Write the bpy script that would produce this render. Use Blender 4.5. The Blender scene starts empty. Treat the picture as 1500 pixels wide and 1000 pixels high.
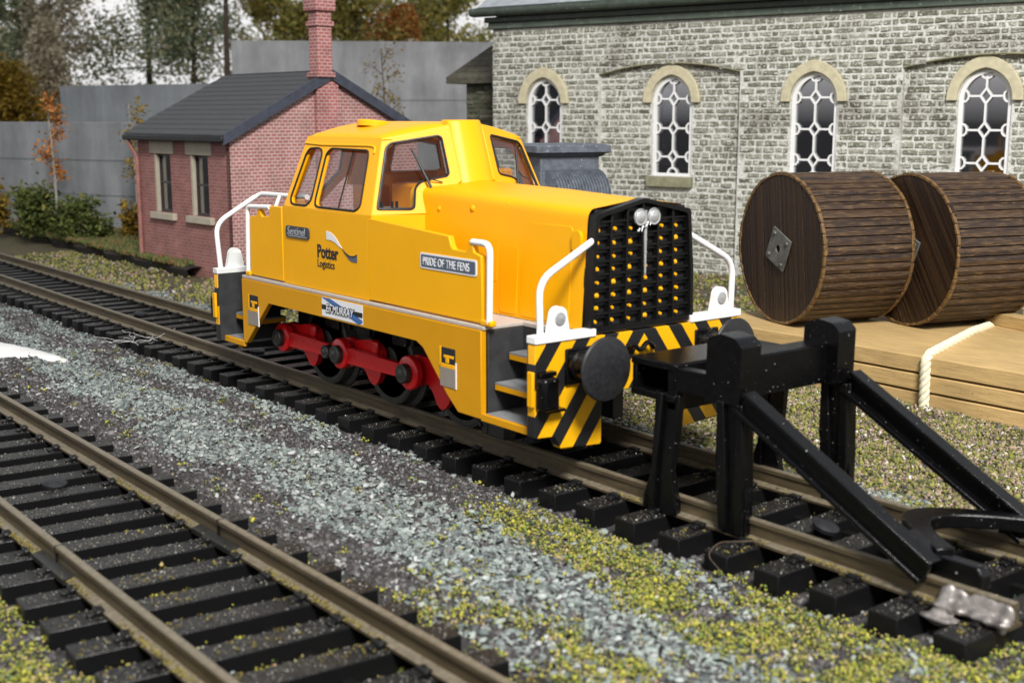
import bpy, bmesh, math, random
import numpy as np
from mathutils import Vector, Matrix
from mathutils.geometry import tessellate_polygon
random.seed(7); rng = np.random.default_rng(11)
S = bpy.context.scene; COL = S.collection
PI = math.pi

# ------------------------------------------------------------------ materials
class NT:
    def __init__(s, name):
        s.m = bpy.data.materials.new(name); s.m.use_nodes = True
        s.t = s.m.node_tree; s.n = s.t.nodes; s.b = s.n['Principled BSDF']; s.out = s.n['Material Output']
    def add(s, typ, **kw):
        n = s.n.new(typ)
        for k, v in kw.items(): setattr(n, k, v)
        return n
    def link(s, a, b): s.t.links.new(a, b)
    def ramp(s, src, stops, interp='LINEAR'):
        r = s.add('ShaderNodeValToRGB'); r.color_ramp.interpolation = interp
        e = r.color_ramp.elements
        while len(e) < len(stops): e.new(0.5)
        for el, (p, c) in zip(e, stops): el.position = p; el.color = (*c, 1)
        s.link(src, r.inputs[0]); return r.outputs[0]
    def noise(s, vec, scale, detail=4, rough=0.6):
        n = s.add('ShaderNodeTexNoise'); n.inputs['Scale'].default_value = scale
        n.inputs['Detail'].default_value = detail; n.inputs['Roughness'].default_value = rough
        if vec is not None: s.link(vec, n.inputs['Vector'])
        return n.outputs['Fac']
    def obj(s): return s.add('ShaderNodeTexCoord').outputs['Object']
    def mix(s, f, a, b, mode='MIX'):
        n = s.add('ShaderNodeMix', data_type='RGBA', blend_type=mode)
        for sock, v in ((n.inputs['Factor'], f), (n.inputs[6], a), (n.inputs[7], b)):
            if isinstance(v, bpy.types.NodeSocket): s.link(v, sock)
            elif isinstance(v, (int, float)): sock.default_value = v
            else: sock.default_value = (*v, 1)
        return n.outputs[2]
    def math(s, op, a, b=0.0):
        n = s.add('ShaderNodeMath', operation=op)
        for i, v in enumerate((a, b)):
            if isinstance(v, bpy.types.NodeSocket): s.link(v, n.inputs[i])
            else: n.inputs[i].default_value = v
        return n.outputs[0]
    def base(s, c):
        if isinstance(c, bpy.types.NodeSocket): s.link(c, s.b.inputs['Base Color'])
        else: s.b.inputs['Base Color'].default_value = (*c, 1)
    def rough(s, r):
        if isinstance(r, bpy.types.NodeSocket): s.link(r, s.b.inputs['Roughness'])
        else: s.b.inputs['Roughness'].default_value = r
    def bump(s, h, strength=0.3, dist=0.02):
        b = s.add('ShaderNodeBump'); b.inputs['Strength'].default_value = strength; b.inputs['Distance'].default_value = dist
        s.link(h, b.inputs['Height']); s.link(b.outputs[0], s.b.inputs['Normal'])

def paint(name, c, rough=0.4, var=0.08, scale=3, bump=0.05, spec=0.5, speck=None, metal=0.0):
    k = NT(name); o = k.obj()
    n1 = k.noise(o, scale, 5)
    lo = tuple(x * (1 - var) for x in c); hi = tuple(min(1, x * (1 + var)) for x in c)
    col = k.ramp(n1, [(0.3, lo), (0.7, hi)])
    if speck:
        n2 = k.noise(o, speck[0], 2, 0.5)
        f = k.ramp(n2, [(speck[1], (0, 0, 0)), (min(1, speck[1] + 0.04), (1, 1, 1))])
        col = k.mix(f, col, speck[2])
    k.base(col)
    k.rough(k.ramp(n1, [(0.2, (rough * 0.85,) * 3), (0.8, (min(1, rough * 1.2),) * 3)]))
    k.b.inputs['Specular IOR Level'].default_value = spec; k.b.inputs['Metallic'].default_value = metal
    if bump: k.bump(k.noise(o, 60, 3), bump, 0.01)
    return k.m

M = {}
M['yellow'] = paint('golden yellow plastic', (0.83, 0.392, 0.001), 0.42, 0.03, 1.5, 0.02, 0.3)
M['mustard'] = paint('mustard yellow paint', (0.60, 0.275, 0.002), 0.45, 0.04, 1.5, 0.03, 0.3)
M['yellow_in'] = paint('orange yellow unpainted plastic', (0.62, 0.25, 0.004), 0.5, 0.05)
M['white'] = paint('white plastic', (0.80, 0.80, 0.80), 0.4, 0.02)
M['offwhite'] = paint('off white plastic', (0.66, 0.68, 0.68), 0.45, 0.03)
M['grey_plate'] = paint('warm grey metal sheet', (0.25, 0.22, 0.19), 0.55, 0.06)
M['deck'] = paint('pale grey deck plate', (0.42, 0.38, 0.34), 0.6, 0.1, 12)
M['darkpanel'] = paint('charcoal plastic', (0.030, 0.031, 0.034), 0.5, 0.2, 6)
M['steptop'] = paint('slate grey step', (0.20, 0.21, 0.22), 0.6, 0.1, 8)
M['black'] = paint('satin black plastic', (0.006, 0.006, 0.006), 0.38, 0.2, 8, 0.05, 0.3)
M['bufferblack'] = paint('dull black buffer', (0.013, 0.0135, 0.016), 0.5, 0.35, 14, 0.2)
M['gloss_black'] = paint('gloss black plastic with dust', (0.0025, 0.0025, 0.003), 0.22, 0.3, 8, 0.35, 0.28, (38.0, 0.735, (0.55, 0.54, 0.50)))
M['chassis'] = paint('black chassis', (0.016, 0.015, 0.014), 0.45, 0.3, 8)
M['red'] = paint('gloss red plastic', (0.68, 0.008, 0.012), 0.28, 0.04)
M['pin'] = paint('dark steel pin', (0.06, 0.06, 0.055), 0.35, 0.2, 10, 0.05, 0.5, None, 0.7)
M['wheel'] = paint('blackened metal wheel', (0.075, 0.07, 0.062), 0.42, 0.2, 5, 0.03, 0.5, None, 0.15)
M['silver'] = paint('silver paint', (0.55, 0.56, 0.57), 0.35, 0.12, 25, 0.5, 0.5, None, 0.6)
M['rubber'] = paint('black rubber seal', (0.012, 0.010, 0.009), 0.5)
M['navy'] = paint('slate blue enamel', (0.075, 0.10, 0.145), 0.5, 0.05)
M['blue'] = paint('royal blue ink', (0.03, 0.12, 0.36), 0.5, 0.03)
M['ink'] = paint('black ink', (0.012, 0.012, 0.014), 0.5)
M['whiteink'] = paint('white ink', (0.74, 0.74, 0.76), 0.5, 0.02)
M['greyplate'] = paint('dark pewter plate', (0.05, 0.055, 0.065), 0.4, 0.2)
M['pewter'] = paint('worn pewter raised lettering', (0.30, 0.32, 0.35), 0.4, 0.2, 20)

def mat_rail():
    k = NT('weathered nickel rail'); o = k.obj()
    sx = k.add('ShaderNodeMapping'); sx.inputs['Scale'].default_value = (0.5, 3, 6); k.link(o, sx.inputs[0])
    n1 = k.noise(sx.outputs[0], 2.5, 6, 0.7); n2 = k.noise(o, 14, 4)
    geo = k.add('ShaderNodeNewGeometry'); sep = k.add('ShaderNodeSeparateXYZ'); k.link(geo.outputs['Normal'], sep.inputs[0])
    side = k.ramp(n1, [(0.3, (0.050, 0.036, 0.020)), (0.55, (0.105, 0.080, 0.045)), (0.75, (0.16, 0.12, 0.065))])
    top = k.ramp(n2, [(0.3, (0.15, 0.125, 0.085)), (0.7, (0.25, 0.215, 0.155))])
    f = k.ramp(sep.outputs[2], [(0.55, (0, 0, 0)), (0.9, (1, 1, 1))])
    k.base(k.mix(f, side, top)); k.rough(k.ramp(n2, [(0.3, (0.35,) * 3), (0.7, (0.6,) * 3)]))
    k.b.inputs['Metallic'].default_value = 0.35; k.bump(n2, 0.15, 0.01); return k.m
M['rail'] = mat_rail()

def mat_sleeper():
    k = NT('black plastic sleeper with grit'); o = k.obj()
    n = k.noise(o, 55, 2, 0.5); n2 = k.noise(o, 1.1, 3)
    geo = k.add('ShaderNodeNewGeometry'); sep = k.add('ShaderNodeSeparateXYZ'); k.link(geo.outputs['Normal'], sep.inputs[0])
    dust = k.math('MULTIPLY', k.ramp(n, [(0.52, (0, 0, 0)), (0.64, (1, 1, 1))]), k.ramp(sep.outputs[2], [(0.6, (0, 0, 0)), (0.95, (1, 1, 1))]))
    dust = k.math('MULTIPLY', dust, k.ramp(n2, [(0.3, (0.35,) * 3), (0.65, (1,) * 3)]))
    k.base(k.mix(dust, (0.006, 0.006, 0.0065), (0.085, 0.080, 0.070)))
    k.rough(k.mix(dust, (0.32,) * 3, (0.85,) * 3)); k.bump(n, 0.35, 0.012); k.b.inputs['Specular IOR Level'].default_value = 0.25; return k.m
M['sleeper'] = mat_sleeper()

def mat_island(name, stops, rough=0.75, nscale=18, namt=0.25, bump=0.3, patch=0):
    """colour chosen once per loose piece, with a fine mottling"""
    k = NT(name); o = k.obj(); g = k.add('ShaderNodeNewGeometry')
    f0 = g.outputs['Random Per Island']
    if patch: f0 = k.math('ADD', k.math('MULTIPLY', f0, 0.85), k.math('MULTIPLY', k.math('SUBTRACT', k.noise(o, patch, 3), 0.38), 0.7))
    c = k.ramp(f0, stops)
    n = k.noise(o, nscale, 4)
    c2 = k.mix(1.0, c, k.ramp(n, [(0.25, (1 - namt,) * 3), (0.75, (1 + namt * 0.6,) * 3)]), 'MULTIPLY')
    k.base(c2); k.rough(rough)
    if bump: k.bump(n, bump, 0.01)
    return k.m
M['slate'] = mat_island('grey slate chippings', [(0, (0.06, 0.07, 0.072)), (0.25, (0.135, 0.16, 0.155)), (0.6, (0.225, 0.26, 0.245)), (0.93, (0.29, 0.33, 0.305)), (1, (0.46, 0.48, 0.47))], 0.8, 14, 0.25, 0.2)
M['cinder'] = mat_island('dark cinder ballast', [(0, (0.025, 0.022, 0.024)), (0.4, (0.06, 0.055, 0.055)), (0.8, (0.12, 0.11, 0.11)), (0.95, (0.22, 0.215, 0.21)), (1, (0.4, 0.4, 0.39))], 0.7)
M['moss'] = mat_island('olive and yellow scatter foam', [(0, (0.015, 0.045, 0.028)), (0.12, (0.035, 0.05, 0.015)), (0.28, (0.12, 0.135, 0.025)), (0.40, (0.30, 0.30, 0.035)), (0.56, (0.48, 0.44, 0.06)), (0.68, (0.10, 0.19, 0.03)), (0.86, (0.45, 0.36, 0.14)), (1, (0.36, 0.23, 0.13))], 0.9, 25, 0.3, 0, 5.5)
M['turf'] = mat_island('brown green scatter turf', [(0, (0.04, 0.045, 0.035)), (0.18, (0.09, 0.10, 0.03)), (0.34, (0.22, 0.215, 0.05)), (0.48, (0.30, 0.28, 0.06)), (0.58, (0.14, 0.17, 0.035)), (0.70, (0.21, 0.15, 0.09)), (0.80, (0.42, 0.30, 0.22)), (0.90, (0.06, 0.06, 0.055)), (1, (0.58, 0.54, 0.50))], 0.9, 25, 0.3, 0, 6.0)

M['grit'] = mat_island('grey brown grit', [(0, (0.03, 0.028, 0.025)), (0.5, (0.09, 0.085, 0.075)), (0.85, (0.17, 0.16, 0.135)), (0.97, (0.28, 0.27, 0.23)), (1, (0.5, 0.5, 0.48))], 0.85, 20, 0.2, 0)
M['railmoss'] = mat_island('brown gold moss dust', [(0, (0.05, 0.04, 0.012)), (0.4, (0.14, 0.105, 0.02)), (0.8, (0.25, 0.20, 0.04)), (1, (0.33, 0.29, 0.06))], 0.9, 25, 0.3, 0)
M['pinkstone'] = mat_island('tan and pink stones', [(0, (0.05, 0.045, 0.04)), (0.35, (0.20, 0.14, 0.10)), (0.65, (0.42, 0.30, 0.22)), (0.9, (0.50, 0.44, 0.36)), (1, (0.75, 0.74, 0.72))], 0.7, 14, 0.25, 0.2)
def mat_ground():
    k = NT('soil and cinder ground'); o = k.obj(); sep = k.add('ShaderNodeSeparateXYZ'); k.link(o, sep.inputs[0])
    n = k.noise(o, 9, 6, 0.75); n2 = k.noise(o, 0.35, 4)
    dark = k.ramp(n, [(0.3, (0.018, 0.016, 0.015)), (0.55, (0.05, 0.046, 0.043)), (0.75, (0.105, 0.10, 0.095))])
    earth = k.ramp(n, [(0.25, (0.035, 0.033, 0.016)), (0.5, (0.10, 0.085, 0.04)), (0.75, (0.18, 0.15, 0.085))])
    f = k.ramp(k.math('ADD', k.math('MULTIPLY', sep.outputs[1], 0.2), k.math('MULTIPLY', n2, 0.6)), [(0.5, (0, 0, 0)), (0.8, (1, 1, 1))])
    k.base(k.mix(f, dark, earth)); k.rough(0.9); k.bump(n, 0.9, 0.06); return k.m
M['ground'] = mat_ground()

def mat_brick(name, c1, c2, mortar, bw, bh, ms, bump=0.5, grime=0.3):
    k = NT(name); o = k.obj(); g = k.add('ShaderNodeNewGeometry')
    sep = k.add('ShaderNodeSeparateXYZ'); k.link(o, sep.inputs[0])
    nt = k.add('ShaderNodeVectorTransform', vector_type='NORMAL', convert_from='WORLD', convert_to='OBJECT'); k.link(g.outputs['Normal'], nt.inputs[0])
    sn = k.add('ShaderNodeSeparateXYZ'); k.link(nt.outputs[0], sn.inputs[0])
    isx = k.math('GREATER_THAN', k.math('ABSOLUTE', sn.outputs[0]), 0.7)
    u = k.add('ShaderNodeMix', data_type='FLOAT'); k.link(isx, u.inputs[0]); k.link(sep.outputs[0], u.inputs[2]); k.link(sep.outputs[1], u.inputs[3])
    cx = k.add('ShaderNodeCombineXYZ'); k.link(u.outputs[0], cx.inputs[0]); k.link(sep.outputs[2], cx.inputs[1])
    br = k.add('ShaderNodeTexBrick'); k.link(cx.outputs[0], br.inputs['Vector'])
    br.inputs['Color1'].default_value = (*c1, 1); br.inputs['Color2'].default_value = (*c2, 1); br.inputs['Mortar'].default_value = (*mortar, 1)
    br.inputs['Scale'].default_value = 1; br.inputs['Brick Width'].default_value = bw; br.inputs['Row Height'].default_value = bh
    br.inputs['Mortar Size'].default_value = ms; br.inputs['Mortar Smooth'].default_value = 0.3; br.inputs['Bias'].default_value = -0.1
    n = k.noise(o, 1.6, 5); n2 = k.noise(o, 16, 3)
    c = k.mix(1.0, br.outputs['Color'], k.ramp(n, [(0.25, (1 - grime,) * 3), (0.7, (1.1,) * 3)]), 'MULTIPLY')
    c = k.mix(1.0, c, k.ramp(n2, [(0.2, (0.75,) * 3), (0.8, (1.2,) * 3)]), 'MULTIPLY')
    k.base(c); k.rough(0.8); k.bump(br.outputs['Fac'], -bump, 0.03); return k.m
M['brick_front'] = mat_brick('red brick with front shade', (0.27, 0.10, 0.085), (0.34, 0.145, 0.125), (0.37, 0.22, 0.205), 0.28, 0.10, 0.012, 0.2)  # darker base than the gable brick: the front's shade is in its colour
M['brick_gable'] = mat_brick('red brick with pale mortar', (0.36, 0.125, 0.108), (0.36, 0.17, 0.155), (0.54, 0.39, 0.375), 0.20, 0.10, 0.020, 0.2, 0.3)
M['brick_stack'] = mat_brick('chimney brick', (0.40, 0.12, 0.11), (0.33, 0.11, 0.10), (0.52, 0.34, 0.33), 0.20, 0.10, 0.018, 0.2, 0.4)

def mat_stone():
    k = NT('olive grey stone with dry brushed edges'); o = k.obj(); g = k.add('ShaderNodeNewGeometry')
    c = k.ramp(g.outputs['Random Per Island'], [(0, (0.14, 0.145, 0.10)), (0.4, (0.205, 0.21, 0.15)), (0.75, (0.27, 0.27, 0.21)), (1, (0.37, 0.365, 0.30))])
    st = k.noise(o, 0.55, 4, 0.6)
    c = k.mix(k.ramp(st, [(0.50, (0, 0, 0)), (0.66, (0.8,) * 3)]), c, (0.095, 0.08, 0.06))
    n = k.noise(o, 13, 4, 0.7)
    c = k.mix(k.ramp(n, [(0.53, (0, 0, 0)), (0.62, (1, 1, 1))]), c, (0.66, 0.65, 0.60))
    n4 = k.noise(o, 4.2, 5, 0.7)
    c = k.mix(k.ramp(n4, [(0.54, (0, 0, 0)), (0.66, (0.7,) * 3)]), c, (0.56, 0.55, 0.50))
    k.base(c); k.rough(0.5); k.bump(n, 0.9, 0.06); return k.m
M['stone'] = mat_stone()
def mat_mortar():
    k = NT('pale chalky mortar'); o = k.obj(); n = k.noise(o, 11, 4, 0.7); st = k.noise(o, 0.55, 4, 0.6)
    c = k.ramp(n, [(0.3, (0.36, 0.36, 0.31)), (0.5, (0.68, 0.68, 0.63)), (0.75, (0.82, 0.815, 0.78))])
    c = k.mix(k.ramp(st, [(0.50, (0, 0, 0)), (0.66, (0.7,) * 3)]), c, (0.20, 0.175, 0.14))
    k.base(c); k.rough(0.7); k.bump(n, 0.9, 0.05); return k.m
M['mortar'] = mat_mortar()
M['darkstone'] = mat_island('dark olive stone', [(0, (0.045, 0.045, 0.03)), (0.6, (0.10, 0.10, 0.065)), (1, (0.17, 0.165, 0.12))], 0.8, 13, 0.5, 0.7)  # darker olive tone for the low wing
M['dressing'] = paint('pale buff dressed stone', (0.55, 0.50, 0.34), 0.7, 0.15, 6, 0.5)
M['silldress'] = paint('olive buff sill stone', (0.26, 0.25, 0.16), 0.7, 0.25, 6, 0.6)
M['greenpaint'] = paint('dark green gutter paint', (0.05, 0.066, 0.05), 0.45, 0.35, 3, 0.3, 0.5, (12, 0.70, (0.30, 0.32, 0.28)))
M['greenpale'] = paint('weathered grey green fascia', (0.09, 0.115, 0.09), 0.5, 0.3, 3, 0.3, 0.5, (12, 0.68, (0.32, 0.34, 0.31)))
M['roofgrey'] = paint('pale blue grey slate roof', (0.36, 0.39, 0.42), 0.6, 0.2, 4, 0.3)
M['tile'] = paint('mossy dark roof tile', (0.085, 0.078, 0.055), 0.75, 0.45, 4, 0.6)
M['houseslate'] = paint('dark grey slate tile', (0.055, 0.056, 0.058), 0.6, 0.3, 5, 0.4)
M['verge'] = paint('blue black verge board', (0.045, 0.052, 0.075), 0.55, 0.25, 5, 0.3)
M['interior'] = paint('mauve grey plaster', (0.30, 0.285, 0.32), 0.9, 0.1)
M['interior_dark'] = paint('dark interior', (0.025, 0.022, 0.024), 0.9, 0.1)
M['cream'] = paint('cream stone lintel', (0.42, 0.37, 0.29), 0.7, 0.1, 4, 0.2)
M['sash'] = paint('dark sash window paint', (0.035, 0.03, 0.03), 0.4, 0.2)
M['pinkpipe'] = paint('dull pink red pipe', (0.30, 0.13, 0.11), 0.5, 0.25, 4, 0.1)
M['resin'] = paint('dark blue grey resin', (0.105, 0.12, 0.145), 0.5, 0.35, 6, 0.5, 0.5, (14, 0.66, (0.34, 0.36, 0.38)))
M['rope'] = paint('cream cotton cord', (0.72, 0.68, 0.50), 0.8, 0.08, 10, 0.3)
M['plaster'] = paint('white plaster', (0.72, 0.71, 0.69), 0.8, 0.06, 6, 0.4)
M['solder'] = paint('dull solder', (0.30, 0.275, 0.26), 0.33, 0.6, 7, 0.5, 0.5, None, 0.6)
M['trunk'] = paint('grey brown bark', (0.07, 0.05, 0.035), 0.9, 0.4, 3, 0.5)
M['palestem'] = paint('pale stem bark', (0.30, 0.28, 0.24), 0.8, 0.2)
M['grass'] = mat_island('mixed grass', [(0, (0.04, 0.07, 0.015)), (0.5, (0.11, 0.13, 0.03)), (0.8, (0.17, 0.12, 0.04)), (1, (0.20, 0.07, 0.03))], 0.9, 3, 0.2, 0)
M['soil'] = paint('dark soil with verge shadow', (0.018, 0.013, 0.009), 0.95, 0.4, 3, 0.6)  # brown soil taken near black to hold the shadow along the verge

def mat_concrete(name, c):
    k = NT(name); o = k.obj()
    mp = k.add('ShaderNodeMapping'); mp.inputs['Scale'].default_value = (1.2, 1.2, 0.25); k.link(o, mp.inputs[0])
    n1 = k.noise(mp.outputs[0], 1.1, 6, 0.65); n2 = k.noise(o, 0.5, 5, 0.6)
    col = k.ramp(n1, [(0.3, tuple(x * 0.72 for x in c)), (0.7, tuple(x * 1.12 for x in c))])
    col = k.mix(1.0, col, k.ramp(n2, [(0.3, (0.72,) * 3), (0.7, (1.12,) * 3)]), 'MULTIPLY')
    k.base(col); k.rough(0.85); k.bump(n1, 0.1, 0.05); return k.m
M['concrete'] = mat_concrete('stained grey concrete', (0.25, 0.26, 0.27))
M['concrete2'] = mat_concrete('dark streaked concrete', (0.20, 0.215, 0.225))
M['concrete3'] = mat_concrete('smooth pale concrete', (0.33, 0.335, 0.345))

def mat_wood(name, c, along='X', rough=0.6, dark=0.45, scale=7):
    k = NT(name); o = k.obj(); mp = k.add('ShaderNodeMapping'); k.link(o, mp.inputs[0])
    s = {'X': (0.25, 3, 3), 'Y': (3, 0.25, 3), 'Z': (3, 3, 0.25)}[along]; mp.inputs['Scale'].default_value = s
    n = k.noise(mp.outputs[0], scale, 6, 0.7); n2 = k.noise(o, 22, 2); n3 = k.noise(o, 0.8, 3)
    col = k.ramp(n, [(0.28, tuple(x * dark for x in c)), (0.5, c), (0.75, tuple(min(1, x * 1.25) for x in c))])
    col = k.mix(k.ramp(n2, [(0.68, (0, 0, 0)), (0.73, (0.6,) * 3)]), col, tuple(x * 0.25 for x in c))
    col = k.mix(1.0, col, k.ramp(n3, [(0.3, (0.85,) * 3), (0.7, (1.1,) * 3)]), 'MULTIPLY')
    k.base(col); k.rough(rough); k.bump(n, 0.35, 0.03); return k.m
M['timber'] = mat_wood('pale sawn timber', (0.52, 0.355, 0.15), 'X', 0.65, 0.75)
def mat_stave():
    k = NT('dark brown stained stave'); o = k.obj(); g = k.add('ShaderNodeNewGeometry')
    mp = k.add('ShaderNodeMapping'); mp.inputs['Scale'].default_value = (7, 0.7, 7); k.link(o, mp.inputs[0])
    c = k.ramp(g.outputs['Random Per Island'], [(0, (0.014, 0.006, 0.004)), (0.5, (0.032, 0.015, 0.008)), (1, (0.058, 0.030, 0.013))])
    n = k.noise(mp.outputs[0], 5, 6, 0.75); n2 = k.noise(o, 16, 3)
    c = k.mix(k.ramp(n, [(0.49, (0, 0, 0)), (0.66, (0.85,) * 3)]), c, (0.20, 0.115, 0.045))
    c = k.mix(k.ramp(n2, [(0.68, (0, 0, 0)), (0.74, (0.8,) * 3)]), c, (0.34, 0.25, 0.13))
    k.base(c); k.rough(0.36); k.bump(n, 0.8, 0.04); return k.m
M['stave'] = mat_stave()
M['disc'] = mat_island('dark umber plank', [(0, (0.014, 0.007, 0.004)), (0.6, (0.030, 0.015, 0.008)), (1, (0.05, 0.027, 0.012))], 0.42, 18, 0.5, 0.5)
M['rim'] = paint('worn golden brown rim', (0.135, 0.075, 0.024), 0.5, 0.65, 9, 0.5)
M['hubplate'] = paint('dull steel plate', (0.16, 0.16, 0.15), 0.45, 0.35, 6, 0.4, 0.5, None, 0.4)

def mat_glass(name, tint=(1, 1, 1), gloss=0.12):
    k = NT(name); k.n.remove(k.b)
    tr = k.add('ShaderNodeBsdfTransparent'); tr.inputs[0].default_value = (*tint, 1)
    gl = k.add('ShaderNodeBsdfGlossy'); gl.inputs['Roughness'].default_value = 0.04
    lw = k.add('ShaderNodeLayerWeight'); lw.inputs[0].default_value = 0.5
    f = k.math('MINIMUM', k.math('ADD', k.math('MULTIPLY', k.math('POWER', lw.outputs['Facing'], 4.0), 0.8), gloss * 0.5), 1.0)
    mx = k.add('ShaderNodeMixShader'); k.link(f, mx.inputs[0]); k.link(tr.outputs[0], mx.inputs[1]); k.link(gl.outputs[0], mx.inputs[2])
    k.link(mx.outputs[0], k.out.inputs[0]); return k.m
M['glass'] = mat_glass('clear glazing', (0.93, 0.93, 0.93), 0.05)
M['chapelglass'] = mat_glass('dusty window pane', (0.72, 0.72, 0.78), 0.62)

def mat_stripes():
    k = NT('yellow and black chevron paint'); o = k.obj(); sep = k.add('ShaderNodeSeparateXYZ'); k.link(o, sep.inputs[0])
    # stripes lean towards the middle of the beam
    t = k.math('ADD', sep.outputs[2], k.math('MULTIPLY', k.math('ABSOLUTE', sep.outputs[1]), 1.35))
    ph = k.math('FRACT', k.math('ADD', k.math('DIVIDE', t, 0.657), 0.988))
    f = k.math('GREATER_THAN', ph, 0.5)
    n = k.noise(o, 3, 3)
    y = k.ramp(n, [(0.3, (0.78, 0.38, 0.002)), (0.7, (0.84, 0.43, 0.004))])
    k.base(k.mix(f, y, (0.013, 0.013, 0.014))); k.rough(0.4); return k.m
M['stripes'] = mat_stripes()
def leafmat(name, stops):
    k = NT(name); g = k.add('ShaderNodeNewGeometry'); c = k.ramp(g.outputs['Random Per Island'], stops); k.base(c); k.rough(0.7)
    k.b.inputs['Specular IOR Level'].default_value = 0.2
    tl = k.add('ShaderNodeBsdfTranslucent'); k.link(c, tl.inputs[0]); mx = k.add('ShaderNodeMixShader'); mx.inputs[0].default_value = 0.35
    k.link(k.b.outputs[0], mx.inputs[1]); k.link(tl.outputs[0], mx.inputs[2]); k.link(mx.outputs[0], k.out.inputs[0]); return k.m
M['leaf_pine'] = leafmat('blue green pine needles', [(0, (0.16, 0.23, 0.14)), (0.55, (0.33, 0.38, 0.23)), (1, (0.62, 0.52, 0.32))])  # tree leaf colours lightened to carry the pale background haze
M['leaf_birch'] = leafmat('sparse brown green birch leaves', [(0, (0.30, 0.27, 0.18)), (0.6, (0.54, 0.49, 0.36)), (1, (0.70, 0.57, 0.42))])  # birch tones also paled to include the haze
M['leaf_autumn'] = leafmat('yellow green autumn leaves', [(0, (0.22, 0.26, 0.08)), (0.5, (0.48, 0.45, 0.13)), (1, (0.70, 0.52, 0.18))])
M['leaf_orange'] = leafmat('orange autumn leaves', [(0, (0.32, 0.12, 0.03)), (0.6, (0.55, 0.22, 0.06)), (1, (0.60, 0.33, 0.10))])
M['leaf_gold'] = leafmat('golden autumn leaves', [(0, (0.14, 0.10, 0.02)), (0.6, (0.33, 0.21, 0.03)), (1, (0.42, 0.29, 0.05))])
M['leaf_shrub'] = leafmat('fresh green shrub leaves', [(0, (0.05, 0.07, 0.022)), (0.6, (0.13, 0.17, 0.045)), (1, (0.26, 0.25, 0.07))])

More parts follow.
